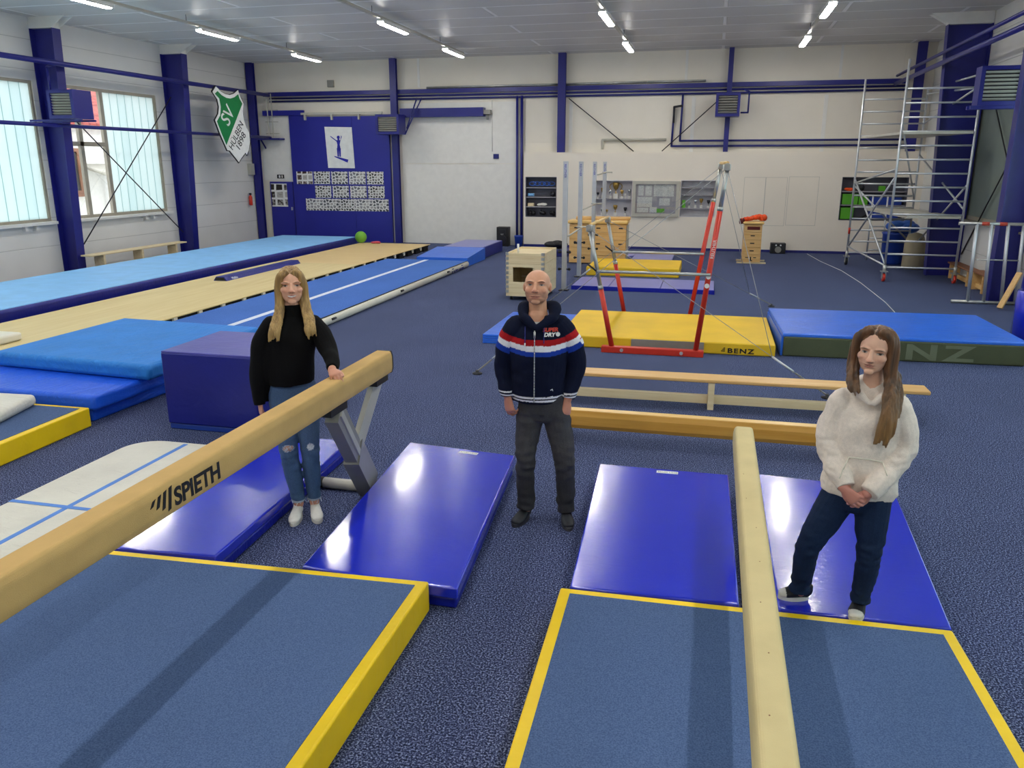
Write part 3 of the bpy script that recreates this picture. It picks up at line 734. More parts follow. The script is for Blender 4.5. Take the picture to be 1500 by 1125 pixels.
MB().prism([(-9.49, 14.042, .18), (-9.25, 14.042, .18), (-9.29, 14.042, .24), (-9.45, 14.042, .24)], (0, .006, 0)).build('end_pad', 'black', t)
text('Mufabs', .075, (-9.226, 14.25, .182), (0, 1, 0), (-.55, 0, .83), 'line_white', t)
o = MB().ball((-9.92, 22.28, .0), (.17, .17, .17)).build('exercise_ball', 'ball_green'); o.location.z = .17+.166
o.location.y = -.25; tag(o, 'green ball on far end of the tan runway', 'ball')
lump('skipping_rope', (-9.45, 22.0, .19), (.18, .1, .05), 'pink', 'reddish pink rope heap beside the green ball', 'rope', 6)
# air track
t = thing('air_track', 'long blue inflatable track with white stripe and white tube side', 'air track', (-6.55, 14.5, 0))
y0, y1, h = 8.9, 18.6, .15
xr, xl = -5.68, -7.68
MB().box(xl, xr, y0, y1, .0, h-.012, .03).build('bladder', 'navy_vinyl', t)
w = MB(); w.tube((xr, y0, h/2), (xr, y1, h/2), h/2-.002, seg=24); w.ball((xr, y1, h/2), (h/2-.002, .05, h/2-.002), 16, 10); w.build('side_tube', 'cream', t)
w = MB(); w.tube((xl, y0, h/2), (xl, y1, h/2), h/2-.002, seg=24); w.build('side_tube', 'cream', t)
MB().box(xl-.02, xr+.02, y0, y1, h-.014, h+.002, .006).build('top_sheet', 'felt_blue', t)
MB().box(-6.73, -6.62, y0+.02, y1-.02, h+.002, h+.0045).build('stripe', 'line_white', t)
MB().box(xr+.02, xr+.034, y0, y1, h-.008, h+.005).build('piping', 'black', t)
for y in (11.3, 14.2, 17.0): MB().tube((xr+.07, y-.07, .09), (xr+.07, y+.07, .09), .02, seg=8).build('handle', 'black', t)
text('Powerfit', .12, (xr+.076, 17.25, .035), (0, 1, 0), (-.15, 0, .98), 'navy_dark', t, bold=.005, shear=.3, width=.95)
# folded mats behind the air track
t = thing('wedge_mat', 'bright blue wedge mat behind the end of air track', 'mat', (-6.2, 19.6, 0))
MB().prism([(-6.98, 18.72, .0), (-6.98, 20.3, 0), (-6.98, 20.3, .3), (-6.98, 18.72, .2)], (1.3, 0, 0)).build('cover', 'benz_top', t)
mat_box('folded_mat', 'violet blue folded mat behind bright blue wedge by white wall', -6.85, -5.75, 20.35, 22.4, 0, .3, 'navy_vinyl', 'purple_mid')
lump('pink_toy', (-6.5, 22.75, .07), (.2, .12, .06), 'pink', 'small reddish lump on floor by the violet folded mat', 'toy')

# crash mats on the left
t = thing('crash_mat', 'pale blue wrinkled crash mat on top of stronger blue one', 'crash mat', (-6.45, 7.8, .28))
MB().quadslab([(-7.5, 6.92), (-5.42, 6.76), (-5.4, 8.85), (-7.48, 8.98)], .285, .45, .05).build('cover', 'crash', t)
t = thing('crash_mat', 'strong blue crash mat under the pale blue wrinkled one', 'crash mat', (-6.6, 7.1, 0))
MB().quadslab([(-7.8, 6.2), (-5.6, 6.17), (-5.5, 8.2), (-7.8, 8.25)], .13, .282, .04).build('upper_layer', 'crash_low', t)
MB().quadslab([(-7.8, 6.24), (-5.7, 6.24), (-5.62, 8.15), (-7.8, 8.2)], 0, .14, .02).build('lower_layer', 'crash_low', t)

def landing_mat(label, q, z1, border=.06, half=False):
    """felt mat with a yellow edge; q = four corners counter-clockwise from front left"""
    c = Vector((sum(p[0] for p in q)/4, sum(p[1] for p in q)/4, 0))
    t = thing('landing_mat', label, 'mat', c)
    MB().quadslab(q, 0, z1-.004, .012).build('yellow_border', 'yellow', t)
    inn = []
    n = len(q)
    for i in range(n):
        p = Vector(q[i]); a = (Vector(q[i-1])-p).normalized(); b = (Vector(q[(i+1) % n])-p).normalized()
        s = abs(a.x*b.y-a.y*b.x); d = border/s
        v = p+a*d+b*d; inn.append((v.x, v.y))
    MB().quadslab(inn, z1-.01, z1, 0).build('felt_top', 'mat_felt', t)
    return t
landing_mat('steel blue landing mat with yellow edge under the suede beam with black lettering', [(-3.68, 1.66), (-1.40, 1.78), (-1.40, 3.79), (-3.66, 3.68)], .185)
landing_mat('steel blue landing mat with yellow edge under the short pale beam', [(-.63, 1.9), (1.38, 1.95), (1.29, 3.95), (-.68, 3.90)], .185)
landing_mat('steel blue landing mat with yellow edge in front of strong blue crash mat', [(-7.62, 4.1), (-5.55, 4.12), (-5.62, 6.13), (-7.66, 6.1)], .19)
t = thing('cushion', 'small cream padded cushion on leftmost landing mat', 'cushion', (-6.4, 5.8, .19))
MB().quadslab([(-7.3, 5.25), (-5.98, 5.45), (-6.15, 6.08), (-7.4, 6.0)], .192, .3, .045).build('cover', 'cream_wr', t)
tag(MB().box(-9.6, -8.72, 8.1, 8.55, .172, .28, .03).build('cream_pad', 'cream'), 'cream pad lying on near end of tan runway', 'pad')
# purple foam block
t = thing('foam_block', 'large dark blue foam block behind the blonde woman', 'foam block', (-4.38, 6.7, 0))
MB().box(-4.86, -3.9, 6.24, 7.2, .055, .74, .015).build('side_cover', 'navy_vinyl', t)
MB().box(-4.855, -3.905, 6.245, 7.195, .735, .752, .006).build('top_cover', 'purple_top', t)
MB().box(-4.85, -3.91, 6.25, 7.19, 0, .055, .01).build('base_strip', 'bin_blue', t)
# cream air mat with blue crosses
t = thing('air_mat', 'cream inflatable mat with blue cross lines on carpet', 'mat', (-4.2, 4.3, 0))
q = []
for cx, cy, a0 in ((-3.98, 5.5, 0), (-4.53, 5.5, 90), (-4.53, 2.3, 180), (-3.98, 2.3, 270)):
    for k in range(7):
        a = math.radians(a0+k*15); q.append((cx+.27*math.cos(a), cy+.27*math.sin(a)))
w = MB(); w.quadslab(q, 0, .07, .02); w.build('cover', 'cream_wr', t)
MB().box(-4.325, -4.285, 2.1, 5.72, .07, .0725).build('cross_line', 'line_blue', t)
MB().box(-4.79, -3.72, 4.34, 4.38, .0715, .0735).build('cross_line', 'line_blue', t)

# glossy royal blue mats, each two folded layers
def royal_mat(label, q, ins=.035, sticker=None):
    c = Vector((sum(p[0] for p in q)/4, sum(p[1] for p in q)/4, 0))
    t = thing('folding_mat', label, 'mat', c, 'glossy royal blue mats around the beams')
    inn = [tuple(Vector(p)+(c.xy-Vector(p)).normalized()*ins) for p in q]
    MB().quadslab(inn, 0, .075, .018).build('lower_layer', 'royal_side', t)
    MB().quadslab(q, .08, .152, .012).build('upper_layer', 'royal', t)
    if sticker:
        x, y, a = sticker
        r = Vector((math.cos(a), math.sin(a), 0)); u = Vector((-math.sin(a), math.cos(a), 0))
        s = MB().obox((x, y, .1535), (.16, .045, .002), Matrix.Rotation(a, 3, 'Z')).build('sticker', 'emb_white', t); s['label'] = 'white sticker strip'
        text('SCUDI LIEGE', .026, Vector((x, y, .1545))-r*.07-u*.009, r, u, 'ink', s, ext=.0005)
    return t
royal_mat('glossy royal blue mat between the blonde woman and suede beam leg', [(-3.62, 3.76), (-2.76, 3.82), (-2.87, 5.95), (-3.66, 5.88)])
royal_mat('glossy royal blue mat left of the bald man, corner past yellow edge', [(-2.2, 3.83), (-1.24, 3.80), (-1.42, 5.92), (-2.36, 6.02)], .035, (-1.80, 5.88, -.1))
royal_mat('glossy royal blue mat right of the bald man', [(-.64, 3.97), (.27, 4.0), (.245, 5.9), (-.74, 5.9)], .03, (-.21, 5.83, .02))
royal_mat('glossy royal blue mat under the woman in cream hoodie', [(.47, 4.0), (1.31, 4.02), (1.40, 5.90), (.45, 5.97)], .03)

# ------------------------------------------------------------------ balance beams
def beam_profile(tw, mw, h, n=4):
    """rounded six-sided section, width tw at top and bottom, mw at mid height"""
    r = .012
    p = [(-tw/2+r, 0), (-tw/2, r*.6), (-mw/2, -h*-.45), (-mw/2, h*.55), (-tw/2, h-r*.6), (-tw/2+r, h)]
    return p+[(-x, z) for x, z in reversed(p)]
def beam_body(x, y0, y1, zt, tw, mw, h, mat, parent):
    w = MB(); pr = beam_profile(tw, mw, h)
    w.prism([(x+a, y0, zt-h+b) for a, b in pr], (0, y1-y0, 0))
    bmesh.ops.recalc_face_normals(w.bm, faces=w.bm.faces)
    es = [e for e in w.bm.edges if abs((e.verts[0].co-e.verts[1].co).y) > 1]
    r = bmesh.ops.bevel(w.bm, geom=es, offset=.008, segments=3, affect='EDGES', profile=.5)
    for f in r['faces']: f.smooth = True
    return w.build('beam_body', mat, parent)
BX, BZ = -2.235, 1.12
t = thing('balance_beam', 'long suede balance beam with black lettering, held by blonde woman', 'balance beam', (BX, 2.8, 0))
w = MB()
hw, tw = .066, .055
sec = [(-tw, BZ), (tw, BZ), (hw, BZ-.035), (hw, BZ-.125), (tw, BZ-.16), (-tw, BZ-.16), (-hw, BZ-.125), (-hw, BZ-.035)]
w.prism([(BX+a, .25, b) for a, b in sec], (0, 5.0, 0))
bmesh.ops.recalc_face_normals(w.bm, faces=w.bm.faces)
bmesh.ops.bevel(w.bm, geom=[e for e in w.bm.edges if abs((e.verts[0].co-e.verts[1].co).y) > 1], offset=.012, segments=3, affect='EDGES', profile=.5)
w.build('beam_body', 'suede', t)
MB().prism([(BX+a*1.0, 5.25, b) for a, b in sec], (0, .02, 0)).build('end_cap', 'black', t)
fx = BX+hw+.0015
text('SPIETH', .112, (fx, 2.765, BZ-.124), (0, 1, 0), (0, 0, 1), 'ink', t, ext=.0008, bold=.0035)
w = MB()
for k in range(4):
    y = 2.61+k*.036; z0 = BZ-.075-k*.018; z1 = BZ-.043+k*.006
    w.prism([(fx-.001, y, z0), (fx-.001, y+.02, z0+.005), (fx-.001, y+.038, z1), (fx-.001, y+.018, z1-.005)], (.0018, 0, 0))
w.build('logo_strokes', 'ink', t)
def beam_leg(sgn, y_top, y_foot, y_end):
    a = Vector((BX, y_top, BZ-.2)); f = Vector((BX-.17, y_foot, .06))
    d = (f-a)
    lg = MB().bar(a, a+d*.62, .085, .17).build('leg', 'grey_paint', t); lg['label'] = 'grey telescoping leg'
    MB().bar(a+d*.5, f, .11, .2).build('leg_sleeve', 'grey_paint', lg)
    MB().bar(a+d*.02+Vector((.048, 0, 0)), a+d*.6+Vector((.048, 0, 0)), .012, .05).build('leg_rail', 'pale_grey', lg)
    st = MB().bar(Vector((BX, y_end, BZ-.19)), a+d*.5+Vector((0, .05*sgn, 0)), .05, .075).build('strut', 'pale_grey', t)
    MB().tube(a+d*.5+Vector((0, .1*sgn, -.02)), a+d*.62+Vector((0, .12*sgn, 0)), .03).build('strut_knob', 'black', st)
    MB().box(BX-.05, BX+.05, y_top-.13, y_top+.1, BZ-.205, BZ-.161).build('saddle', 'black', t)
    MB().box(BX-.05, BX+.05, y_end-.1, y_end+.1, BZ-.2, BZ-.161).build('saddle', 'black', t)
    ft = MB().tube((BX-.54, y_foot, .045), (BX-.1, y_foot, .045), .042, seg=16).build('foot_bar', 'pale_grey', t)
    for xx in (BX-.57, BX-.1): MB().tube((xx-.0, y_foot, .045), (xx+.03, y_foot, .045), .045).build('foot_cap', 'black', ft)
beam_leg(1, 4.42, 5.27, 5.1); beam_leg(-1, 1.15, .35, .45)

SX, SZ = .29, .74
t = thing('balance_beam', 'pale suede beam with no lettering beside woman in cream hoodie', 'balance beam', (SX, 2.8, 0))
w = MB(); hw, tw = .065, .052
sec = [(-tw, SZ), (tw, SZ), (hw, SZ-.035), (hw, SZ-.125), (tw, SZ-.16), (-tw, SZ-.16), (-hw, SZ-.125), (-hw, SZ-.035)]
w.prism([(SX+a, .3, b) for a, b in sec], (0, 4.98, 0))
bmesh.ops.recalc_face_normals(w.bm, faces=w.bm.faces)
bmesh.ops.bevel(w.bm, geom=list(w.bm.edges), offset=.014, segments=3, affect='EDGES', profile=.5)
w.build('beam_body', 'suede_pale', t)
rs = random.Random(3)
w = MB()
for k in range(7): w.ball((SX+rs.uniform(-.03, .03), 2.3+k*.35, SZ), (.003, .004, .0008), 8, 6)
w.build('worn_spot', 'brown', t)
for yy in (.75, 4.6):
    MB().bar((SX, yy, SZ-.16), (.36, yy, .05), .09, .07).build('leg', 'grey_paint', t)
    MB().bar((SX-.25, yy, .03), (SX+.25, yy, .03), .09, .05).build('foot_bar', 'pale_grey', t) if yy < 1 else MB().bar((.36, yy-.5, .03), (.36, yy+.5, .03), .09, .05).build('foot_bar', 'pale_grey', t)

# low golden beam on the carpet
t = thing('floor_beam', 'low honey varnished beam lying on carpet in front of bench', 'beam', (-.2, 6.9, 0))
gp = [(-.05, .115), (.05, .115), (.065, .15), (.065, .23), (.05, .275), (-.05, .275), (-.065, .23), (-.065, .15)]
MB().prism([(-1.36, 6.88+a, b) for a, b in gp], (2.66, 0, 0)).build('beam_body', 'honey', t)
MB().box(-1.35, 1.29, 6.835, 6.925, .2745, .281).build('top_strip', 'honey_top', t)
for xx in (-1.25, 1.12): MB().box(xx, xx+.08, 6.7, 7.06, 0, .115, .01).build('foot', 'brown', t)
# gymnastics bench
def bench(label, loc, L, rotz, mseat, mwood, h=.32, wd=.24, low=True, xleg=(.12, .5, .88)):
    t = thing('gym_bench', label, 'bench', (0, 0, 0))
    MB().box(-L/2, L/2, -wd/2, wd/2, h-.035, h, .008).build('seat', mseat, t)
    for f in xleg:
        x = -L/2+L*f
        w = MB(); w.box(x-.03, x+.03, -wd*.44, wd*.44, .0, h-.035); w.build('leg', mwood, t)
    if low:
        w = MB()
        for a, b in zip(xleg[:-1], xleg[1:]): w.box(-L/2+L*a+.031, -L/2+L*b-.031, -.03, .04, .04, .125, .006)
        w.build('stretcher', mwood, t)
    t.location = loc; t.rotation_euler.z = rotz
    return t
bench('long pine gym bench on carpet behind the honey beam', (.1, 8.17, 0), 4.05, .02, 'pine', 'pine_pale', .32, .25, True, (.06, .5, .94))
bench('pale pine gym bench against left wall under the window', (-13.75, 17.3, 0), 3.5, PI/2, 'pine_pale', 'pine_pale', .4, .3)
bench('worn brown gym bench along right wall, farther one', (5.19, 18.65, 0), 1.6, PI/2, 'brown', 'pine', .34, .24, True, (.1, .9))
bench('worn brown gym bench along right wall, nearer one', (5.19, 17.02, 0), 1.5, PI/2, 'brown', 'pine', .37, .24, True, (.08, .5, .92))

RN, RF = .80, .855
# ------------------------------------------------------------------ uneven bars
NY, FY = 10.42, 12.85
t = thing('uneven_bars', 'red and steel uneven bars over the yellow mats', 'uneven bars', (-.6, 11.6, 0))
tops = {}
for yy in (NY, FY):
    MB().box(-1.32, -.0, yy-.05, yy+.05, 0, .085, .008).build('base_rail', 'red', t)
    b = t.children[-1]
    w = MB()
    for xx in (-1.05, -.28): w.tube((xx, yy-.05, .045), (xx, yy-.075, .045), .022)
    w.build('adjusting_bolt', 'alu', b)
    for nm, x0, x1, zt, zs in ((('low', -1.19, -1.52, 1.6, .86), ('high', -.1, .14, 2.36, 1.88)) if yy == NY else (('low', -1.28, -1.59, 1.55, .9), ('high', -.25, .075, 2.36, 1.88))):
        p0 = Vector((x0, yy, .085)); p1 = Vector((x1, yy, zt)); d = p1-p0; m = p0+d*((zs-.085)/(zt-.085))
        u = MB().tube(p0, m, .034, seg=16).build('upright', 'red', t); u['label'] = 'red %s upright' % nm
        MB().tube(m, p1, .026, seg=16).build('inner_tube', 'steel', u)
        MB().tube(m-d.normalized()*.03, m+d.normalized()*.02, .036).build('collar', 'steel', u)
        hd = MB().box(x1-.04, x1+.04, yy-.05, yy+.05, zt-.03, zt+.05, .01); hd.tube((x1, yy-.08, zt+.03), (x1, yy+.08, zt+.03), .03)
        hd.build('bar_head', 'steel', t); tops[(nm, yy)] = (x1, zt)
    zl = 1.07
    xa, xb = (-1.404, .004) if yy == NY else (-1.49, -.11)
    s = MB().tube((xa, yy-.06, zl), (xb+.02, yy-.06, zl), .02).build('spreader', 'steel', t)
    MB().tube((xa-.12, yy-.06, zl+.09), (xa, yy-.06, zl), .012).build('spreader_handle', 'dark_metal', s)
x, z = tops[('low', NY)]; x2, z2 = tops[('low', FY)]; o = MB().tube((x, NY, z+.05), (x2, FY, z2+.05), .02, seg=16).build('low_bar', 'pine_y', t)
x, z = tops[('high', NY)]; x2, z2 = tops[('high', FY)]; o = MB().tube((x, NY, z+.06), (x2, FY, z2+.06), .02, seg=16).build('high_bar', 'pine_y', t)
xu, zu = -.1+.24*.52, .085+2.275*.52
dz = Vector((.24, 0, 2.275)).normalized()
text('REUTHER', .055, Vector((xu+.02, NY-.036, zu-.0)), dz, Vector((-1, 0, 0)), 'emb_white', t, ext=.001)
w = MB()
for f in (.37, .42): w.tube((-.1+.24*f, NY-.05, .085+2.275*f), (-.1+.24*f, NY-.03, .085+2.275*f), .03)
w.build('screw_plate', 'emb_white', t)
A = dict(nl=(-2.6, 8.9, .03), nr=(1.31, 8.75, .03), fr=(1.1, 14.7, .03), fl=(-2.75, 13.9, .03))
def wire(a, b, lab, ten=None):
    """wire with tensioner and chain down to its floor anchor; ten=None: a plain wire joining another one"""
    a, b = Vector(a), Vector(b); d = b-a
    t2 = thing('guy_wire', lab, 'wire', b, 'guy wires of the uneven bars')
    MB().tube(a, b, .004, seg=6).build('wire', 'rope', t2)
    if not ten: return
    MB().tube(a+d*ten[0], a+d*ten[1], .014, seg=8).build('turnbuckle', 'alu', t2)
    w = MB(); n = 9
    for k in range(n):
        q = a+d*(ten[1]+.005+(.99-ten[1])*(k+.5)/n)
        w.obox(q, (.035, .016, .014), d.to_track_quat('X', 'Z').to_matrix() @ Matrix.Rotation(PI/2*(k % 2), 3, 'X'))
    w.build('chain', 'grey_paint', t2)
    MB().lathe([(.06, 0), (.06, .012), (.02, .02), (.02, .045)], (b.x, b.y, 0), 12).build('floor_anchor', 'black', t2)
hn, hf, ln, lf = (Vector((tops[k][0], k[1], tops[k][1])) for k in (('high', NY), ('high', FY), ('low', NY), ('low', FY)))
wire(hn, A['nl'], 'guy wire from near high bar head to floor anchor left of bald man', (.9, .94))
wire(hf, A['fl'], 'guy wire from far high bar head to floor anchor by wooden crate', (.72, .78))
an, af = Vector((1.31, 8.8, .03)), Vector((1.1, 14.6, .03))
wire(ln, an, 'guy wire from near low bar head across yellow mat to anchor behind bench', (RN, RN+.08))
wire(lf, af, 'guy wire from far low bar head to anchor beyond the blue tarp mat', (RF, RF+.06))
wire(hn, ln+(an-ln)*RN, 'thin wire from near high bar head down to the tensioner before the olive mat')
wire(hf, lf+(af-lf)*RF, 'thin wire from far high bar head down to the tensioner behind blue tarp mat')

# yellow mats and neighbours
t = thing('landing_mat', 'long yellow mat with black lettering under the uneven bars', 'mat', (-.5, 11.6, 0))
MB().box(-1.95, .9, 10.62, 12.62, 0, .16, .02, 3).build('cover', 'yellow_mat', t)
MB().box(-.95, .0, 10.605, 10.62, .0, .15).build('front_board', 'grey_paint', t)
text('BENZ', .085, (.3, 10.616, .03), (1, 0, 0), (0, 0, 1), 'ink', t, bold=.0025, spacing=1.2, width=.34)
w = MB()
for k in range(3): w.box(.22+k*.015, .27, 10.614, 10.618, .045+k*.02, .055+k*.02)
w.build('logo_strokes', 'ink', t)
t = thing('stacked_mats', 'stack of thin bright blue mats behind the bald man', 'mat', (-2.5, 11.4, 0))
for k in range(4): MB().box(-3.0, -1.97, 10.55, 12.35, .032*k, .032*k+.03, .006).build('mat_layer', 'benz_top', t)
t = thing('soft_landing_mat', 'thick mat with blue tarp top and olive front with pale lettering', 'mat', (2.4, 11.7, 0))
cm = Matrix.Rotation(.035, 4, 'Z')
q = [tuple((Vector((1.0, 10.72, 0))+cm @ Vector((a, b, 0))).xy) for a, b in ((0, 0), (2.85, 0), (2.85, 1.9), (0, 1.9))]
MB().quadslab(q, 0, .26, .02).build('olive_cover', 'olive', t)
q2 = [tuple((Vector((1.0, 10.72, 0))+cm @ Vector((a, b, 0))).xy) for a, b in ((-.02, .01), (2.87, .01), (2.87, 1.93), (-.02, 1.93))]
MB().quadslab(q2, .245, .3, .02).build('blue_tarp', 'benz_top', t)
q3 = [tuple((Vector((1.0, 10.72, 0))+cm @ Vector((a, b, 0))).xy) for a, b in ((-.03, .03), (.0, .03), (.0, 1.9), (-.03, 1.9))]
MB().quadslab(q3, 0, .25, .005).build('side_flap', 'benz_top', t)
text('BENZ', .27, Vector((1.0, 10.72, .035))+cm @ Vector((.78, -.003, 0)), cm @ Vector((1, 0, 0)), (0, 0, 1), 'olive_light', t, bold=.008, spacing=1.25, width=1.5)

# violet folding mats and farther yellow mat
t = thing('folding_mat', 'flat violet folding mat of three panels before farther yellow mat', 'mat', (-1.3, 16.3, 0))
for a, b in ((-2.62, -1.9), (-1.89, -.9), (-.89, .12)): MB().box(a, b, 15.72, 17.0, 0, .085, .012).build('panel', 'purple_mid', t)
MB().box(-2.63, .13, 15.705, 15.72, 0, .08).build('front_edge', 'royal_side', t)
mat_box('landing_mat', 'farther plain yellow mat in front of the large vault box', -2.66, -.63, 17.85, 19.5, 0, .2, 'yellow_mat', 'yellow_mat', .02)
t = thing('folding_mat', 'grey violet folding mat on carpet by the back partition', 'mat', (-1.4, 21.5, 0))
MB().box(-1.95, -.93, 20.9, 22.3, 0, .05, .01).build('panel', 'purple_mid', t)
MB().box(-2.75, -1.96, 21.6, 22.2, 0, .05, .01).build('panel', 'purple_mid', t)

# four upright posts in a line
POST = [(-2.75, 15.55), (-2.775, 17.55), (-2.76, 19.52), (-2.75, 21.3)]
PO = ('nearest', 'second', 'third', 'farthest')
for k, (x, y) in enumerate(POST):
    t = thing('apparatus_post', 'tall aluminium post with letters, %s of the four in a line' % PO[k], 'post', (x, y, 0), 'aluminium posts in a line')
    MB().box(x-.045, x+.045, y-.035, y+.035, .02, 2.45, .006).build('shaft', 'alu', t)
    MB().box(x-.09, x+.09, y-.09, y+.09, 0, .02).build('foot_plate', 'dark_metal', t)
    text('REUTHER', .06, (x-.02, y-.037, 2.4), (0, 0, -1), (1, 0, 0), 'print_blue', t, ext=.0008)
    w = MB()
    for zz in (.42, .75): w.tube((x-.1, y-.0, zz), (x+.1, y-.0, zz), .014)
    for zz in (.42, .75):
        for sx in (-.1, .1): w.ball((x+sx, y, zz), (.03, .03, .03), 10, 6)
    w.build('clamp_knob', 'black', t)
for k, zz in enumerate((1.05, 1.45, 2.15)):
    a, b = POST[k], POST[k+1]
    w = MB(); w.tube((a[0]+.06, a[1]+.05, zz), (b[0]+.06, b[1]-.02, zz+.04), .016); w.tube((b[0]-.06, b[1]-.07, zz+.04), (b[0]+.2, b[1]-.07, zz+.04), .016)
    tag(w.build('cross_brace', 'pale_grey'), 'pale brace rod joining %s and %s aluminium post' % (PO[k], PO[k+1]), 'brace', 'brace rods between the posts')

# wooden crate on wheels
t = thing('wooden_crate', 'pale wooden pallet collar crate with square opening on wheels', 'crate', (-3.2, 14.8, 0))
X0, X1, Y0, Y1 = -3.57, -2.87, 14.15, 15.35
for k in range(4):
    z0 = .1+k*.19; z1 = z0+.185
    w = MB()
    if k in (1, 2):
        lo, hi = (z0, z1)
        w.box(X0, X0+.13, Y0, Y0+.02, lo, hi); w.box(X1-.2, X1, Y0, Y0+.02, lo, hi)
        if k == 1: w.box(X0+.13, X1-.2, Y0, Y0+.02, lo, lo+.05)
        else: w.box(X0+.13, X1-.2, Y0, Y0+.02, hi-.06, hi)
    else: w.box(X0, X1, Y0, Y0+.02, z0, z1)
    w.box(X0, X1, Y1-.02, Y1, z0, z1); w.box(X0, X0+.02, Y0+.02, Y1-.02, z0, z1); w.box(X1-.02, X1, Y0+.02, Y1-.02, z0, z1)
    c = w.build('collar', 'pine_pale', t)
w = MB()
for k in range(9):
    z = .14+k*.085
    for x, y in ((X0, Y0), (X1, Y0)):
        w.box(x-.006 if x == X0 else x-.05, x+.05 if x == X0 else x+.006, y-.006, y, z, z+.05)
        w.box(x-.006 if x == X0 else x, x if x == X0 else x+.006, y, y+.06, z, z+.05)
w.build('corner_hinge', 'steel', t)
MB().box(X0+.02, X1-.02, Y0+.02, Y1-.02, .80, .82).build('lid', 'pine_pale', t)  # inset top board, put in so the inside stays dark
MB().box(X0, X1, Y0, Y1, .08, .1).build('bottom_board', 'pine_pale', t)
for x in (X0+.08, X1-.08):
    for y in (Y0+.1, Y1-.1): MB().tube((x-.02, y, .04), (x+.02, y, .04), .04).build('wheel', 'black', t)
MB().tube((-3.45, 14.6, .82), (-3.45, 14.6, .98), .02).build('inner_post', 'emb_white', t)
# vault boxes
t = thing('vault_box', 'wide pine vault box with padded top behind farther yellow mat', 'vault box', (-2.7, 20.4, 0))
for k in range(5):
    i = .0+.01*(4-k)*-1
    w = MB(); w.box(-3.42+.0, -2.02, 20.0, 20.45, .02+k*.19, .205+k*.19, .004); c = w.build('box_section', 'pine', t)
    if k in (2, 4): MB().box(-3.3, -3.2, 19.995, 20.0, .1+k*.19, .13+k*.19).box(-2.2, -2.1, 19.995, 20.0, .1+k*.19, .13+k*.19).box(-2.75, -2.65, 19.995, 20.0, .1+k*.19, .13+k*.19).build('grip_slot', 'black', c)
MB().box(-3.46, -1.98, 19.95, 20.5, .975, 1.06, .03, 3).build('padded_top', 'honey_top', t)
MB().box(-3.3, -1.95, 20.2, 20.4, 1.06, 1.14, .02).build('top_beam', 'pine', t)
MB().box(-2.015, -1.99, 20.05, 20.4, .1, .95).build('side_rail', 'steel', t)
t = thing('vault_box', 'small upright pine vault box with orange bib on it', 'vault box', (1.0, 21.2, 0))
for k in range(5):
    s = .012*k
    c = MB().box(.78+s*.2, 1.22-s*.2, 20.95, 21.6, .035+k*.185, .215+k*.185, .004).build('box_section', 'pine', t)
    if k in (1, 2, 3): MB().box(.95, 1.05, 20.945, 20.952, .12+k*.185, .145+k*.185).build('grip_slot', 'black', c)
    if k == 0: MB().box(.86, .93, 20.945, 20.952, .14, .16).box(1.05, 1.12, 20.945, 20.952, .14, .16).box(.97, 1.0, 20.945, 20.952, .07, .17).box(.97, 1.03, 20.945, 20.952, .07, .09).build('grip_slot', 'ink', c)
    if k == 4: MB().box(.86, 1.16, 20.944, 20.952, .83, .91).build('grip_slot', 'maroon', c)
MB().box(.75, 1.25, 20.9, 21.65, .96, 1.03, .03, 3).build('padded_top', 'honey_top', t)
for y in (20.97, 21.5): MB().box(.66, 1.36, y, y+.06, 0, .035).build('runner', 'pine_pale', t)
w = MB(); rr = random.Random(5)
for k in range(9):
    w.ball((.76+k*.06, 21.1+rr.uniform(-.06, .06), 1.065+.012*k*(1 if k < 7 else .6)), (.075, .13, .035+.006*k), 12, 8, Matrix.Rotation(rr.uniform(-.5, .5), 3, 'Y'))
t = tag(w.build('bib', 'orange'), 'crumpled orange bib lying on small upright vault box', 'bib')
lump('dark_strap', (.72, 20.98, 1.0), (.07, .06, .12), 'maroon', 'dark red strap hanging beside the orange bib', 'strap', 4)
lump('gym_bag', (-4.05, 21.6, .27), (.36, .2, .14), 'black', 'black crumpled bag on carpet behind wooden crate', 'bag', 7)
tag(MB().box(-4.0, -3.7, 21.3, 22.0, 0, .16, .02).build('low_box', 'navy_dark'), 'low dark blue box under the black crumpled bag', 'box')
# speakers and bin
t = thing('loudspeaker', 'upright black loudspeaker in front of white wall panel', 'loudspeaker', (-6.08, 23.8, 0))
MB().box(-6.26, -5.9, 23.66, 23.95, .0, .57, .01).build('cabinet', 'black', t)
MB().tube((-6.08, 23.63, .2), (-6.08, 23.66, .2), .13, seg=24).build('woofer', 'dark_metal', t)
MB().tube((-6.08, 23.62, .2), (-6.08, 23.64, .2), .045, seg=16).build('dust_cap', 'black', t)
MB().box(-6.18, -5.98, 23.645, 23.66, .38, .5).build('horn', 'dark_metal', t)
text('RCF', .05, (-6.13, 23.658, .34), (1, 0, 0), (0, 0, 1), 'emb_white', t)
t = thing('loudspeaker', 'low black loudspeaker lying on floor against white partition', 'loudspeaker', (1.82, 23.6, 0))
MB().box(1.62, 2.02, 23.5, 23.8, .0, .28, .01).build('cabinet', 'black', t)
MB().tube((1.82, 23.48, .11), (1.82, 23.5, .11), .085, seg=20).build('woofer', 'grey_paint', t)
for x in (1.76, 1.88): MB().tube((x, 23.485, .23), (x, 23.5, .23), .022).build('knob', 'emb_white', t)
w = MB(); w.lathe([(.1, 0), (.13, .33), (.14, .36), (.115, .36), (.09, .03)], (-5.5, 23.35, 0), 20)
tag(w.build('waste_bin', 'bin_blue'), 'small blue bin beside black upright loudspeaker', 'bin')

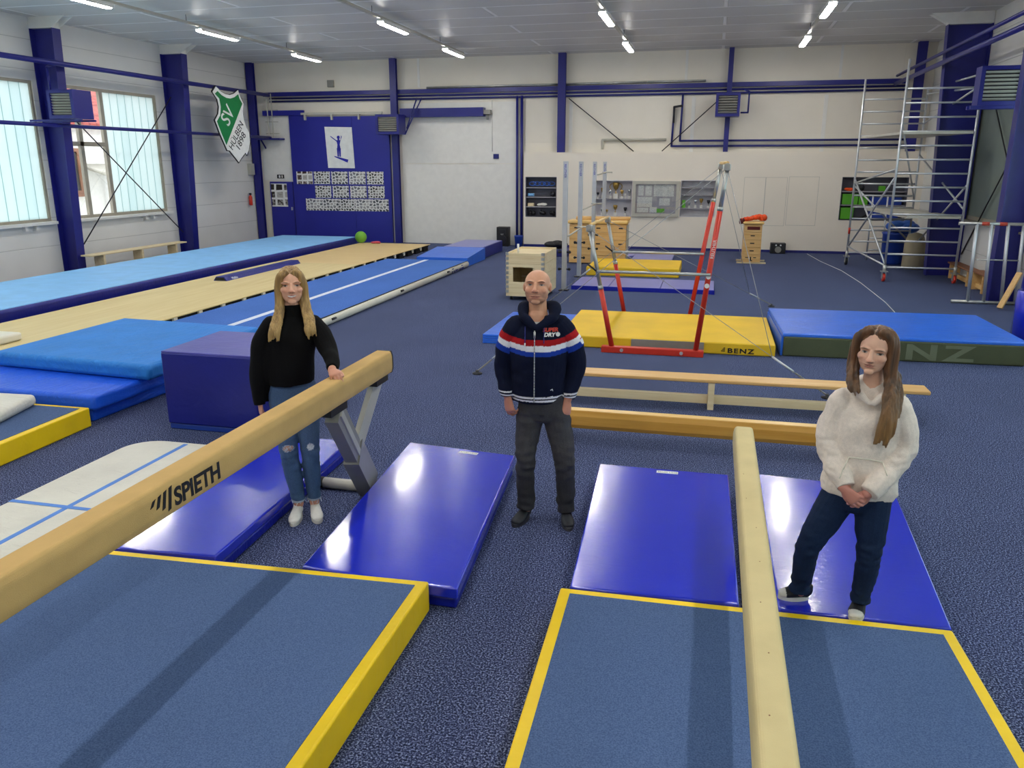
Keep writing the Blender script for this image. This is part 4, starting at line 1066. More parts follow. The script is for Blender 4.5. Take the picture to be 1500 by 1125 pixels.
# ------------------------------------------------------------------ scaffold and right side
t = thing('scaffold_tower', 'mobile aluminium scaffold tower by the right back corner', 'scaffold', (4.2, 19.8, 0))
def tub(w, a, b, r=.024): w.tube(a, b, r, seg=10)
FYs, BYs = 18.4, 21.3
for (xa, xb, y, zt_l, zt_r, nm) in ((3.6, 4.96, FYs, 4.4, 4.15, 'front'), (3.27, 4.63, BYs, 4.3, 4.1, 'rear')):
    o = MB(); tub(o, (xa, y, .22), (xa+.0, y, zt_l)); o.build('upright', 'alu', t)
    o = MB(); tub(o, (xb, y, .22), (xb, y, zt_r)); o.build('upright', 'alu', t)
    for k in range(15):
        z = .3+k*.273
        if z > 4.12: continue
        MB().tube((xa, y, z), (xb, y, z), .019, seg=8).build('rung', 'alu', t)
    for x in (xa, xb):
        c = MB().tube((x-.025, y, .085), (x+.025, y, .085), .085, seg=18).build('castor', 'red' if y == FYs else 'black', t)
        w = MB(); w.box(x-.04, x-.028, y-.05, y+.05, .06, .2); w.box(x+.028, x+.04, y-.05, y+.05, .06, .2); w.box(x-.07, x+.07, y-.07, y+.07, .2, .22); w.tube((x, y, .2), (x, y, .34), .035)
        w.build('castor_fork', 'steel', c)
def brace(a, b): MB().tube(a, b, .02, seg=8).build('brace', 'alu', t)
brace((3.27, BYs, 2.05), (3.62, FYs, .3)); brace((4.63, BYs, .3), (4.96, FYs, 2.0))
brace((3.27, BYs, .45), (3.6, FYs+.1, .33)); brace((3.27, BYs, 1.9), (4.63, BYs, .6))
brace((4.63, BYs, 2.6), (4.96, FYs, 1.5)); brace((4.63, BYs, 3.3), (4.96, FYs, 3.9)); brace((3.27, BYs, 1.95), (3.6, FYs, 2.3))
brace((3.27, BYs, .42), (3.6, FYs, 2.15)); brace((4.63, BYs, 3.95), (4.96, FYs, 3.85)); brace((4.63, BYs, 4.05), (4.96, FYs, 4.1)); brace((3.6, FYs, 3.2), (4.63, BYs, 1.6))
for z, x0 in ((2.98, 0), (1.32, .25)):
    q = [(3.64+x0, FYs-.04), (4.92, FYs-.04), (4.59, BYs+.04), (3.31+x0, BYs+.04)]
    MB().quadslab(q, z, z+.05).build('platform', 'pale_grey', t)
w = MB(); w.tube((3.27, BYs, .75), (3.27, BYs, .9), .026); w.build('red_band', 'red', t)
# leaning guard rail frame
t = thing('guard_frame', 'aluminium guard frame with four bars leaning by right wall', 'frame', (4.8, 15.76, 0))
for z, a, b in ((.03, 4.25, 5.3), (1.4, 4.2, 5.3)): MB().tube((a, 15.76, z), (b, 15.76, z), .03, seg=12).build('rail', 'steel', t)
for xb, xt in ((4.52, 4.49), (4.78, 4.72), (5.06, 4.98), (5.28, 5.22)): MB().tube((xb, 15.76, .03), (xt, 15.76, 1.4), .03, seg=12).build('bar', 'alu', t)
MB().tube((4.55, 15.75, .78), (5.25, 15.75, .78), .012).build('cross_rod', 'steel', t)
for a, b in ((4.56, 4.68), (4.84, 4.96)):
    o = MB().tube((a, 15.76, 1.4), (b, 15.76, 1.4), .032).build('red_band', 'red_white', t)
# things behind the scaffold
lump('blue_tarpaulin', (4.55, 21.6, .9), (.45, .3, .2), 'tarp_blue', 'bundled blue tarpaulin on blue container behind scaffold', 'tarpaulin', 8)
t = thing('blue_container', 'tall blue plastic container behind scaffold', 'container', (4.42, 21.6, 0))
MB().lathe([(.24, 0), (.27, .05), (.3, .72), (.33, .76), (.3, .78), (.05, .78)], (4.42, 21.75, 0), 20).build('tub', 'bin_blue', t)
t = thing('rolled_mat', 'beige canvas roll standing behind the scaffold', 'roll', (4.7, 20.6, 0))
MB().lathe([(.2, 0), (.24, .03), (.23, .6), (.17, .8), (.05, .84)], (4.68, 20.85, 0), 20).build('canvas', 'beige', t)
w = MB()
for x in (3.95, 4.3): w.tube((x, 22.6, 0), (x, 22.6, 1.6), .02)
for z in (.25, .55, .85, 1.15): w.tube((3.95, 22.6, z), (4.3, 22.6, z), .016)
tag(w.build('step_ladder_frame', 'alu'), 'narrow aluminium ladder frame standing behind the scaffold', 'ladder')
# barrel, plank and hoop at the right edge
t = thing('barrel_mat', 'upright royal blue barrel pad at right picture edge', 'barrel', (4.62, 12.75, 0))
MB().lathe([(.32, 0), (.34, .02), (.34, .66), (.32, .68)], (4.63, 12.75, 0), 28).build('drum', 'royal', t)
MB().lathe([(.27, .68), (.3, .7), (.28, 1.05), (.2, 1.1)], (4.63, 12.75, 0), 24).build('upper_drum', 'royal_side', t)
tag(MB().bar((4.84, 15.1, .04), (5.14, 15.35, .62), .09, .035).build('plank', 'pine'), 'short wooden plank leaning beside blue barrel pad', 'plank')
w = MB()
for j in range(20):
    a0, a1 = 2*PI*j/20, 2*PI*(j+1)/20
    w.tube((5.2+.06*math.sin(a0), 16.6+.34*math.cos(a0), .72+.34*math.sin(a0)), (5.2+.06*math.sin(a1), 16.6+.34*math.cos(a1), .72+.34*math.sin(a1)), .018, seg=8)
tag(w.build('gym_hoop', 'brown'), 'brown gymnastics hoop leaning on right wall above nearer bench', 'hoop')
w = MB(); w.path([(2.6, 23.6, .005), (2.75, 21.8, .005), (3.0, 20.0, .005), (3.1, 18.0, .005), (3.12, 15.5, .005), (3.0, 12.8, .005)], .006)
tag(w.build('white_rope', 'emb_white'), 'white cord running across carpet under the scaffold', 'cord')
w = MB(); w.path([(3.88, 10.2, .006), (4.6, 9.3, .006)], .008)
tag(w.build('white_rope', 'emb_white'), 'white cord end on carpet right of the olive fronted mat', 'cord')
t = tag(MB().box(RW-.02, RW-.005, 20.6, 21.3, 3.0, 3.5).build('paper_notice', 'paper'), 'white notice with lines on right wall behind scaffold', 'notice')

# ------------------------------------------------------------------ camera, sky, view
cam = bpy.data.cameras.new('camera'); co = bpy.data.objects.new('camera', cam); COL.objects.link(co)
co.location = (0, 0, 2.42); co.rotation_euler = (math.radians(90-15.37), 0, math.radians(13.73))
cam.sensor_fit = 'HORIZONTAL'; cam.sensor_width = 36; cam.lens = 1178/1500*36; cam.clip_end = 200
SC.camera = co
wd = bpy.data.worlds.new('overcast_sky'); SC.world = wd; wd.use_nodes = True
bg = wd.node_tree.nodes['Background']; bg.inputs['Color'].default_value = (.88, .95, 1, 1); bg.inputs['Strength'].default_value = 2.6
SC.view_settings.view_transform = 'Standard'; SC.view_settings.look = 'None'
SC.view_settings.gamma = 1; SC.view_settings.use_curve_mapping = False; SC.view_settings.exposure = .42
# ------------------------------------------------------------------ people
def catmull(pts, n):
    P = [np.array(p, float) for p in pts]
    if len(P) < 3: n = max(n, 1)
    out = []
    for i in range(len(P)-1):
        p0 = P[max(i-1, 0)]; p1 = P[i]; p2 = P[i+1]; p3 = P[min(i+2, len(P)-1)]
        for k in range(n):
            t = k/n
            out.append(.5*((2*p1)+(-p0+p2)*t+(2*p0-5*p1+4*p2-p3)*t*t+(-p0+3*p1-3*p2+p3)*t**3))
    out.append(P[-1]); return out

def chain(w, pts, ref=(1, 0, 0), seg=18, n=4, cap0=1, cap1=1, closed=False):
    """closed tube through (x,y,z,a[,b]) stations; a across ref, b across the other axis"""
    pts = [tuple(p) if len(p) == 5 else tuple(p)+(p[3],) for p in pts]
    S = catmull(pts, n)
    st = []
    L = len(S)
    for i in range(L):
        a = S[max(i-1, 0)][:3]; b = S[min(i+1, L-1)][:3]
        t = Vector(b-a)
        st.append((Vector(S[i][:3]), t.normalized(), max(.002, S[i][3]), max(.002, S[i][4])))
    def dome(c, t, a, b, sg, k):
        r = min(a, b)*k
        return [(c+t*(sg*r*h), t, a*(1-(1-s)), b*(1-(1-s))) for h, s in ((.45, .89), (.8, .6), (.97, .22))]
    if cap0: st = dome(*st[0], -1, cap0)[::-1]+st
    if cap1: st = st+dome(*st[-1], 1, cap1)
    bm = w.bm; rings = []
    for c, t, a, b in st:
        u = Vector(ref); u = (u-t*u.dot(t))
        if u.length < 1e-3: u = Vector((0, 1, 0))-t*t.y
        u.normalize(); v = t.cross(u)
        rings.append([bm.verts.new(c+u*(a*math.cos(2*PI*k/seg))+v*(b*math.sin(2*PI*k/seg))) for k in range(seg)])
    for p, q in zip(rings[:-1], rings[1:]):
        for k in range(seg): bm.faces.new((p[k], p[(k+1) % seg], q[(k+1) % seg], q[k]))
    bm.faces.new(rings[0][::-1]); bm.faces.new(rings[-1])

def fuse(w, voxel, smooth, name, mat, parent):
    """one continuous surface out of overlapping closed shapes"""
    bmesh.ops.recalc_face_normals(w.bm, faces=w.bm.faces)
    me = bpy.data.meshes.new('t'); w.bm.to_mesh(me); w.bm.free()
    o = bpy.data.objects.new('t', me); COL.objects.link(o)
    m = o.modifiers.new('r', 'REMESH'); m.mode = 'VOXEL'; m.voxel_size = voxel
    if smooth:
        s = o.modifiers.new('s', 'SMOOTH'); s.factor = .5; s.iterations = smooth
    dg = bpy.context.evaluated_depsgraph_get(); dg.update()
    r = bpy.data.meshes.new_from_object(o.evaluated_get(dg))
    bpy.data.objects.remove(o); bpy.data.meshes.remove(me)
    r.name = name; r.materials.clear(); r.materials.append(M[mat] if isinstance(mat, str) else mat)
    r.polygons.foreach_set('use_smooth', [True]*len(r.polygons))
    k = bpy.data.objects.new(name, r); COL.objects.link(k)
    if parent: k.parent = parent
    return k

def verts(o):
    a = np.empty(len(o.data.vertices)*3); o.data.vertices.foreach_get('co', a); return a.reshape(-1, 3)
def setv(o, v): o.data.vertices.foreach_set('co', v.ravel()); o.data.update()
def normals(o):
    a = np.empty(len(o.data.vertices)*3, np.float32); o.data.vertex_normals.foreach_get('vector', a); return a.reshape(-1, 3).astype(float)
def paint(o, col):
    at = o.data.color_attributes.new('Col', 'FLOAT_COLOR', 'POINT')
    c = np.ones((len(col), 4), np.float32); c[:, :3] = col; at.data.foreach_set('color', c.ravel())
def rgb(h): return np.array(lin(h)[:3])

def painted(name, rough, spec=.4, bscale=0, bstr=.2, sss=0, stretch=(1, 1, 1), var=.1):
    m = NT(name); a = m.node('ShaderNodeVertexColor', layer_name='Col')
    v = m.coord(stretch); f = m.noise(v, bscale or 8, 3)
    mx = m.node('ShaderNodeMix', data_type='RGBA', blend_type='MULTIPLY'); mx.inputs['Factor'].default_value = 1
    m.link(a.outputs['Color'], mx.inputs['A'])
    m.link(m.ramp(f, [(.3, (1-var,)*3+(1,)), (.7, (1, 1, 1, 1))]), mx.inputs['B'])
    m.link(mx.outputs['Result'], m.b.inputs['Base Color']); m.set(Roughness=rough)
    m.b.inputs['Specular IOR Level'].default_value = spec
    if sss:
        m.b.inputs['Subsurface Weight'].default_value = sss; m.b.inputs['Subsurface Radius'].default_value = (.012, .005, .003)
    if bscale: m.bump(f, bstr, .004)
    return m.m
M['skin'] = painted('skin', .45, .4, 60, .06, .0, var=.05)
M['cloth'] = painted('jersey_cloth', .9, .15, 240, .25, var=.14)
M['denim'] = painted('denim_cloth', .85, .2, 160, .3, var=.25)
M['knit'] = painted('black_knit', .9, .2, 120, .3, var=.2)
M['leather'] = painted('shoe_leather', .55, .3, 40, .1)
M['hair'] = painted('hair_strands', .42, .5, 1, .5, stretch=(150, 150, 5), var=.45)

def headM(C, yaw=0, pitch=0, roll=0, s=1, sx=1.08):
    return Matrix.Translation(C) @ Euler((math.radians(pitch), math.radians(roll), math.radians(yaw)), 'XYZ').to_matrix().to_4x4() @ Matrix.Diagonal((s*sx, s, s, 1))

def add_head(w, HM, fem=False, ears=True, ez=0):
    t = MB()
    t.ball((0, .014, .03), (.076, .096, .088), 32, 24)
    j = .95 if fem else 1.03
    t.ball((0, -.024, -.028), (.067*j, .066, .08), 32, 24)
    t.ball((0, -.026, -.068), (.056*j*j, .053, .042), 24, 16)
    t.ball((0, -.066, -.098), (.025*j*j, .020, .017), 16, 12)
    for s in (-1, 1):
        t.ball((s*.040*j, -.004, -.052), (.024, .042, .036), 16, 12)
        t.ball((s*.038, -.055, -.020), (.028, .027, .026), 16, 12)
        t.ball((s*.032, -.074, .024+ez), (.027, .015, .010), 16, 12)
        t.ball((s*.0125, -.099, -.034+ez*.6), (.0095, .010, .008), 12, 10)
        if ears: t.ball((s*.0775, .014, -.004+ez*.5), (.009, .019, .031), 12, 12, Matrix.Rotation(s*.25, 3, 'Z'))
    chain(t, [(0, -.084, .012+ez, .009, .009), (0, -.098, -.010+ez*.8, .0095, .011), (0, -.111, -.028+ez*.6, .0145, .012)], n=3, seg=12)
    t.ball((0, -.112, -.031+ez*.6), (.0145, .0135, .011), 14, 10)
    w.add(t, HM)

def head_detail(o, HM, col, look, stubble=None, teeth=False, brow='#3a2a20', lip='#a8584e', iris='#4a5a68', liner=.5, blush=.25, ez=0, mw=1):
    """sockets, lids, lips pressed into the fused head, and their colours"""
    v = verts(o); inv = np.array(HM.inverted())
    h = v @ inv[:3, :3].T+inv[:3, 3]
    near = (np.abs(h[:, 0]) < .09) & (h[:, 1] < -.03) & (np.abs(h[:, 2]) < .13)
    x, y, z = h[:, 0].copy(), h[:, 1], h[:, 2].copy()
    EX, EW = .0345, .0170
    def g(cx, cz, sx, sz): return np.exp(-((x-cx)/sx)**2-((z-cz)/sz)**2)*near
    d = np.zeros(len(h)); e0 = .004+ez
    for s in (-1, 1):
        d += .0085*g(s*EX, e0, .019, .012)
        d -= .0066*g(s*EX, e0-.001, .0135, .0066)
        d += .002*g(s*EX, e0-.018, .016, .005)
        d += .0022*g(s*.036*mw, -.062, .008, .012)
        d += .0016*g(s*.028, -.044, .008, .009)
    d -= .0045*g(0, -.0580, .023*mw, .0044); d += .0045*g(0, -.0635, .031*mw, .0027); d -= .0052*g(0, -.0700, .019*mw, .0052)
    d += .0025*g(0, -.082, .022, .006); d += .0018*g(0, -.049, .004, .005)
    if teeth:
        for s in (-1, 1): d -= .003*g(s*.042, -.032, .014, .014)
    h2 = h.copy(); h2[:, 1] += d
    M4 = np.array(HM); setv(o, h2 @ M4[:3, :3].T+M4[:3, 3])
    x, y, z = h2.T
    def mix(m, c):
        col[:] = col*(1-m[:, None])+rgb(c)*m[:, None]
    def soft(q, e): return np.clip((1-q)/e, 0, 1)*near
    for s in (-1, 1): mix(g(s*.042, -.028, .026, .02)*blush*.5, '#d8806c')
    mix(g(0, -.032+ez*.6, .015, .01)*blush, '#d07a68')
    if stubble:
        m = np.clip((-.022-z)/.02, 0, 1)*near*np.clip(((x/.034)**2+((z+.0635)/.012)**2-.9), 0, 1)*np.clip((np.abs(x)/.022)**2+((z+.03)/.012)**2-.6, 0, 1)*.42
        m = np.maximum(m, .35*g(0, -.049, .026, .006))
        mix(m, stubble)
    for s in (-1, 1):
        xx = (x*s-.034)/.0215; zc = .0222+ez+.004*np.clip(x*s-.016, 0, .02)/.02-.003*np.clip(xx, 0, 2)**2
        mix(soft(np.abs(xx)**2+((z-zc)/.0048)**2, .7)*.85, brow)
        e = ((x*s-EX)/EW)**2; zc = e0-.0005-.0008*((x*s-EX)/EW)
        mix(soft(e+((z-zc-.001)/.0072)**2, .5)*liner, '#3a2620')
        mix(soft(e*1.15+((z-zc)/.0043)**2, .35), '#b0a59d')
        mix(soft(((x*s-EX-s*look)/.0066)**2+((z-zc-.0004)/.0056)**2, .4)*(np.abs(z-zc) < .0046), iris)
        mix(soft(((x*s-EX-s*look)/.003)**2+((z-zc-.0004)/.003)**2, .6), '#0c0a0a')
        mix(soft(e+((z-zc-.0046+.0016*e)/.0018)**2, .7)*.9, '#1c1412')
    up = soft((x/(.028*mw))**2+((z+.0586-.0022*np.cos(x*220))/.005)**2, .5)
    lo = soft((x/(.025*mw))**2+((z+.0697)/.0058)**2, .5)
    mix(np.maximum(up, lo)*.75, lip)
    if teeth:
        mix(soft((x/(.027*mw))**2+((z+.0640-.007*(x/.027)**2)/.0052)**2, .35), '#f2eee8')
        mix(soft((x/(.030*mw))**2+((z+.0580-.007*(x/.027)**2)/.0014)**2, .6)*.7, lip)
    else:
        mix(soft((x/(.030*mw))**2+((z+.0637-.004*(x/.03)**2)/.0016)**2, .6)*.85, '#5a2a26')
    for s in (-1, 1): mix(soft(((x-s*.0068)/.0042)**2+((z+.0400-ez*.6)/.0022)**2, .7)*.8, '#6a3a30')
    return col

def hand(w, wrist, d, palm, side, s=1.0, curl=(.5, .7, .5), spread=.1, thumb=.5):
    """palm, four fingers and thumb; d = wrist to knuckles, palm = way the palm faces, side = +1/-1 where the thumb is along d x palm"""
    d = Vector(d).normalized(); p = Vector(palm); p = (p-d*p.dot(d)).normalized(); u = d.cross(p)*side
    W = Vector(wrist)
    f = lambda a, b, c: W+u*(a*s)+d*(b*s)+p*(c*s)
    def ch(pts, ref=None):
        chain(w, [tuple(f(*q[:3]))+tuple(r*s for r in q[3:]) for q in pts], ref=ref or tuple(u), seg=12, n=3)
    ch([(0, -.02, 0, .026, .02), (0, .012, 0, .03, .019), (.002, .05, 0, .039, .016), (.002, .082, 0, .04, .013)])
    L = ((.030, .072, .0088), (.0105, .08, .0092), (-.0095, .075, .0088), (-.0285, .06, .0078))
    for k, (a, ln, r) in enumerate(L):
        b0 = .08-.006*abs(k-1.3)
        ang = 0; x, y, z = a, b0, 0; pts = [(a*.9, b0-.03, 0, r*1.05), (x, y, z, r)]
        for j, seg in enumerate((.45, .3, .25)):
            ang += curl[j]*(1+.12*k)
            x += spread*(a/.03)*ln*seg*.35; y += math.cos(ang)*ln*seg; z += math.sin(ang)*ln*seg
            pts.append((x, y, z, r*(1-.09*(j+1))))
        ch(pts)
    ch([(.018, .012, .006, .016), (.036, .034, .014*thumb+.006, .0135), (.046, .062, .03*thumb+.008, .0108), (.046, .086, .045*thumb+.01, .009)])

def cut_below(o, z):
    bm = bmesh.new(); bm.from_mesh(o.data)
    bmesh.ops.bisect_plane(bm, geom=list(bm.verts)+list(bm.edges)+list(bm.faces), plane_co=(0, 0, z), plane_no=(0, 0, -1), clear_outer=True)
    bm.to_mesh(o.data); bm.free()

def wrinkle(o, amp, scale, stretch=(1, 1, 1), seed=0, mask=None):
    v = verts(o); n = normals(o)
    d = np.array([noise.noise(Vector((p[0]*scale*stretch[0]+seed, p[1]*scale*stretch[1], p[2]*scale*stretch[2]))) for p in v])
    if mask is not None: d *= mask(v)
    setv(o, v+n*(d*amp)[:, None])

def surf(o, x, z, back=False, r=.01):
    v = verts(o); m = (np.abs(v[:, 0]-x) < r) & (np.abs(v[:, 2]-z) < r)
    return v[m][:, 1].min() if m.any() else 0

def shoe(t, heel, toe, hw=.045, top='#222228', sole='#303036', h=.085, lace='#8a8a90', accent=None, z0=0, toecap=None):
    """trainer: upper with sole and laces below it"""
    a = Vector((heel[0], heel[1], z0)); b = Vector((toe[0], toe[1], z0)); d = (b-a); L = d.length; d.normalize()
    side = d.cross(Vector((0, 0, 1)))
    w = MB()
    def P(f, z, aa, bb): q = a+d*(L*f); return (q.x, q.y, z0+z, aa, bb)
    chain(w, [P(.12, .045, hw*.72, .032), P(.3, .05, hw*.82, .036), P(.5, .043, hw*.9, .032), P(.72, .035, hw, .025), P(.9, .03, hw*.8, .02)], ref=tuple(side), seg=20)
    chain(w, [P(.18, .05, hw*.75, .05), P(.2, h, hw*.72, .05)], ref=tuple(side), seg=18, n=3, cap1=.2)
    u = fuse(w, .004, 3, 'shoe', 'leather', t)
    v = verts(u); v[:, 2] = np.maximum(v[:, 2], z0+.012); setv(u, v)
    c = np.tile(rgb(top), (len(v), 1))
    if accent: c[v[:, 2] < z0+.032] = rgb(accent)
    if toecap:
        f = (v[:, :2]-np.array(a)[:2]) @ np.array(d)[:2]/L; c[(f > .80) & (v[:, 2] < z0+.06)] = rgb(toecap)
    paint(u, c)
    w = MB(); q = []
    for k in range(28):
        an = 2*PI*k/28; f = math.cos(an); s = math.sin(an)
        wd = hw*(.86+.18*f)*1.02
        p = a+d*(L*(.5+.53*f))+side*(s*wd); q.append((p.x, p.y, z0+.001))
    w.prism(q, (0, 0, .024))
    so = w.build('sole', plain('sole_'+sole, sole, .6)); so.parent = u
    w = MB()
    for k in range(5):
        f = .42+.075*k; zz = .083-.0085*k-.012*max(0, k-2)*.3
        p = a+d*(L*f); w.path([p+side*(hw*.5)+Vector((0, 0, zz-.012)), p+Vector((0, 0, zz)), p-side*(hw*.5)+Vector((0, 0, zz-.012))], .0035, 6)
    la = w.build('laces', plain('lace_'+lace, lace, .8)); la.parent = u
    return u

def person(label, loc, th):
    t = thing('person', label, 'person', loc); t.rotation_euler.z = th; return t

# ---- bald man in striped zip hoodie
t = person('bald man standing in navy hoodie with red, white and blue stripes', (-1.0, 5.1, 0), math.radians(11.1))
HM = headM((-.075, .0, 1.64), yaw=-8, pitch=-9, s=.97, sx=1.13)
w = MB(); add_head(w, HM, ez=.013)
chain(w, [(-.073, .02, 1.57, .058, .062), (-.07, .02, 1.48, .062, .062), (-.07, .01, 1.42, .09, .065)], n=3)
chain(w, [(-.03, .01, .86, .12, .09), (-.05, .01, 1.0, .15, .105), (-.062, .01, 1.25, .17, .115), (-.064, .015, 1.38, .15, .08)], n=4)
chain(w, [(-.078, -.03, 1.40, .07, .045), (-.076, -.012, 1.455, .06, .05)], n=3)
AL = [(-.205, .01, 1.365, .05), (-.275, .02, 1.25, .05), (-.300, .03, 1.13, .042), (-.285, 0, 1.0, .036), (-.268, -.03, .915, .028)]
AR = [(.08, .01, 1.365, .05), (.15, .02, 1.25, .05), (.195, .03, 1.13, .042), (.165, 0, 1.0, .036), (.135, -.035, .90, .028)]
chain(w, AL, ref=(0, 1, 0)); chain(w, AR, ref=(0, 1, 0))
LL = [(-.112, .01, .80, .075), (-.14, 0, .62, .072), (-.149, -.02, .48, .055), (-.146, .01, .30, .052), (-.14, .02, .09, .04)]
LR = [(.052, .01, .80, .075), (.095, 0, .62, .072), (.121, -.03, .46, .055), (.132, .005, .28, .052), (.138, .02, .08, .04)]
chain(w, LL); chain(w, LR)
for ank, toe in (((-.14, .03), (-.205, -.09)), ((.138, .03), (.155, -.13))):
    chain(w, [(ank[0], ank[1], .045, .028, .022), (ank[0]+.55*(toe[0]-ank[0]), ank[1]+.55*(toe[1]-ank[1]), .03, .024, .01)], n=3)
hand(w, (-.266, -.035, .905), (.20, -.16, -1), (.6, .8, .1), -1, 1.04, (.35, .7, .6), .2, .6)
hand(w, (.131, -.042, .89), (-.10, -.16, -1), (-.6, .8, .1), 1, 1.04, (.5, .9, .7), .2, .6)
body = fuse(w, .0034, 4, 'body', 'skin', t)
v = verts(body); col = np.tile(rgb('#d79e7e'), (len(v), 1))
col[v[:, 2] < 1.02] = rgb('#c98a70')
m = (v[:, 2] > 1.38) & (v[:, 2] < 1.428) & (v[:, 1] < -.02); col[m] = rgb('#dcdcdc')
head_detail(body, HM, col, .0, stubble='#8a6a58', brow='#4a3020', lip='#a8645a', blush=.35, liner=.5, ez=.013, mw=1.12)
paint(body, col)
w = MB()
chain(w, [(-.066, 0, .885, .172, .128), (-.066, 0, .95, .178, .135), (-.066, 0, 1.06, .180, .14), (-.063, .0, 1.2, .193, .142), (-.062, .005, 1.31, .203, .132), (-.063, .012, 1.385, .175, .095), (-.064, .02, 1.435, .11, .07)], seg=32, cap0=0, cap1=.4)
for A in ([(-.205, .01, 1.375, .082), (-.262, .015, 1.28, .076), (-.292, .03, 1.14, .066), (-.292, .01, 1.03, .056), (-.272, -.025, .945, .05), (-.268, -.032, .915, .043)], [(.078, .01, 1.38, .082), (.148, .015, 1.28, .077), (.186, .03, 1.14, .068), (.172, .01, 1.03, .058), (.142, -.025, .935, .052), (.134, -.035, .905, .044)]):
    chain(w, A, ref=(0, 1, 0), cap1=0)
chain(w, [(-.084, -.118, 1.395, .020, .016), (-.125, -.092, 1.437, .030, .022), (-.162, -.045, 1.46, .030, .030), (-.160, .05, 1.515, .026, .045), (-.105, .105, 1.505, .028, .055), (-.06, .115, 1.49, .028, .06), (-.015, .105, 1.505, .028, .055), (.033, .05, 1.515, .026, .045), (.034, -.045, 1.46, .030, .030), (-.010, -.092, 1.437, .030, .022), (-.076, -.118, 1.395, .020, .016)], ref=(0, 0, 1), seg=16, n=5)
hood = fuse(w, .0045, 3, 'hoodie', 'cloth', t)
wrinkle(hood, .009, 9, (1, 1, 1.6), 3)
v = verts(hood); c = np.tile(rgb('#10162c'), (len(v), 1)); R_, W_, B_ = rgb('#a81c22'), rgb('#e8e8ec'), rgb('#1c3c9c')
x, y, z = v.T
def axis_s(A, B):
    a, b = np.array(A), np.array(B); d = (b-a)/np.linalg.norm(b-a); q = v-a; s = q @ d; return s, np.linalg.norm(q-s[:, None]*d, axis=1)
sl, dl = axis_s((-.205, .01, 1.375), (-.292, .03, 1.14)); sr, dr_ = axis_s((.078, .01, 1.38), (.186, .03, 1.14))
side = np.where(((x < -.232-.02*(z < 1.3)) & (dl < .10)), 1, 0)+np.where(((x > .112+.02*(z < 1.3)) & (dr_ < .10)), 2, 0)
zz = z-.14*np.clip(np.abs(x+.065)-.08, 0, 1)+.018
for lo, hi, cc in ((1.298, 1.336, R_), (1.262, 1.298, W_), (1.230, 1.262, B_)):
    c[(side == 0) & (zz > lo) & (zz < hi)] = cc
for s0, s1, cc in ((.045, .09, R_), (.09, .128, W_), (.128, .168, B_)):
    c[(side == 1) & (sl > s0) & (sl < s1)] = cc; c[(side == 2) & (sr > s0) & (sr < s1)] = cc
arm = ((x < -.238) | (x > .108)) & (z < 1.0)
for lo, hi in ((.902, .912), (.924, .934)): c[(~arm) & (z > lo) & (z < hi)] = W_
for sgn, zb in ((-1, .918), (1, .908)):
    m = arm & (np.sign(x+.065) == sgn)
    for lo, hi in ((.008, .018), (.03, .04)): c[m & (z > zb+lo) & (z < zb+hi)] = W_
paint(hood, c)
w = MB(); pts = []
for k in range(25):
    zq = .9+k*.02
    if zq > 1.385: break
    pts.append((-.088, surf(hood, -.088, zq)-.002, zq))
w.path(pts, .004, 6); zp = w.build('zip', 'steel'); zp.parent = hood
w = MB(); w.tube((-.088, pts[-1][1]-.006, 1.335), (-.088, pts[-1][1]-.004, 1.375), .007); k = w.build('zip_pull', 'steel'); k.parent = hood
w = MB()
for xx in (-.15, -.028):
    w.path([(xx, surf(hood, xx, 1.40)-.005, 1.40), (xx, surf(hood, xx, 1.34)-.004, 1.34), (xx, surf(hood, xx, 1.29)-.004, 1.30)], .0035, 6)
k = w.build('drawstring', 'navy_dark'); k.parent = hood
w = MB(); w.tube((-.15, surf(hood, -.15, 1.30)-.004, 1.30), (-.15, surf(hood, -.15, 1.28)-.004, 1.278), .0045); k = w.build('string_tip', 'emb_white'); k.parent = hood
def on_chest(o, s, size, x, z, mat, wid, **kw):
    yl, yr = surf(o, x, z), surf(o, x+wid, z)
    yt, yb = surf(o, x+wid/2, z+.025), surf(o, x+wid/2, z-.015)
    r = Vector((wid, yr-yl, 0)); u = Vector((0, yt-yb, .04))
    u = (u-r.normalized()*u.dot(r.normalized()))
    k = text(s, size, (x, min(yl, yr, yt, yb)*.3+yl*.7-.010, z), r, u, mat, None, **kw); k.parent = o; return k
on_chest(hood, 'SUPER', .036, -.035, 1.372, 'red', .1, bold=.0016, shear=.25, ext=.001)
on_chest(hood, 'DRY', .036, -.028, 1.343, 'emb_white', .09, bold=.0016, shear=.25, ext=.001)
yb = surf(hood, .06, 1.355)-.006
k = MB().tube((.062, yb-.004, 1.355), (.062, yb+.002, 1.355), .014, seg=16).build('badge', 'emb_white'); k.parent = hood
w = MB(); w.path([(.018, surf(hood, .018, .985)-.003, .985), (.03, surf(hood, .03, .992)-.003, .992), (.034, surf(hood, .034, .98)-.003, .98)], .003, 6)
w.path([(.0, surf(hood, 0, .935)-.003, .935), (.035, surf(hood, .035, .942)-.003, .942)], .0022, 6)
k = w.build('pocket_mark', 'emb_white'); k.parent = hood
w = MB()
chain(w, [(-.033, .0, .93, .158, .112), (-.031, .0, .84, .166, .118), (-.031, .0, .77, .158, .11)], seg=28, n=3, cap0=0, cap1=.3)
chain(w, [(-.112, .0, .80, .096, .104), (-.132, -.005, .64, .084, .09), (-.148, -.025, .48, .068, .074), (-.147, .0, .30, .064, .07), (-.141, .012, .16, .06, .066), (-.140, .012, .095, .062, .07)], cap1=0)
chain(w, [(.052, .0, .80, .097, .104), (.09, -.008, .64, .087, .092), (.12, -.035, .46, .070, .076), (.131, -.005, .28, .066, .072), (.137, .012, .14, .061, .068), (.139, .012, .075, .063, .072)], cap1=0)
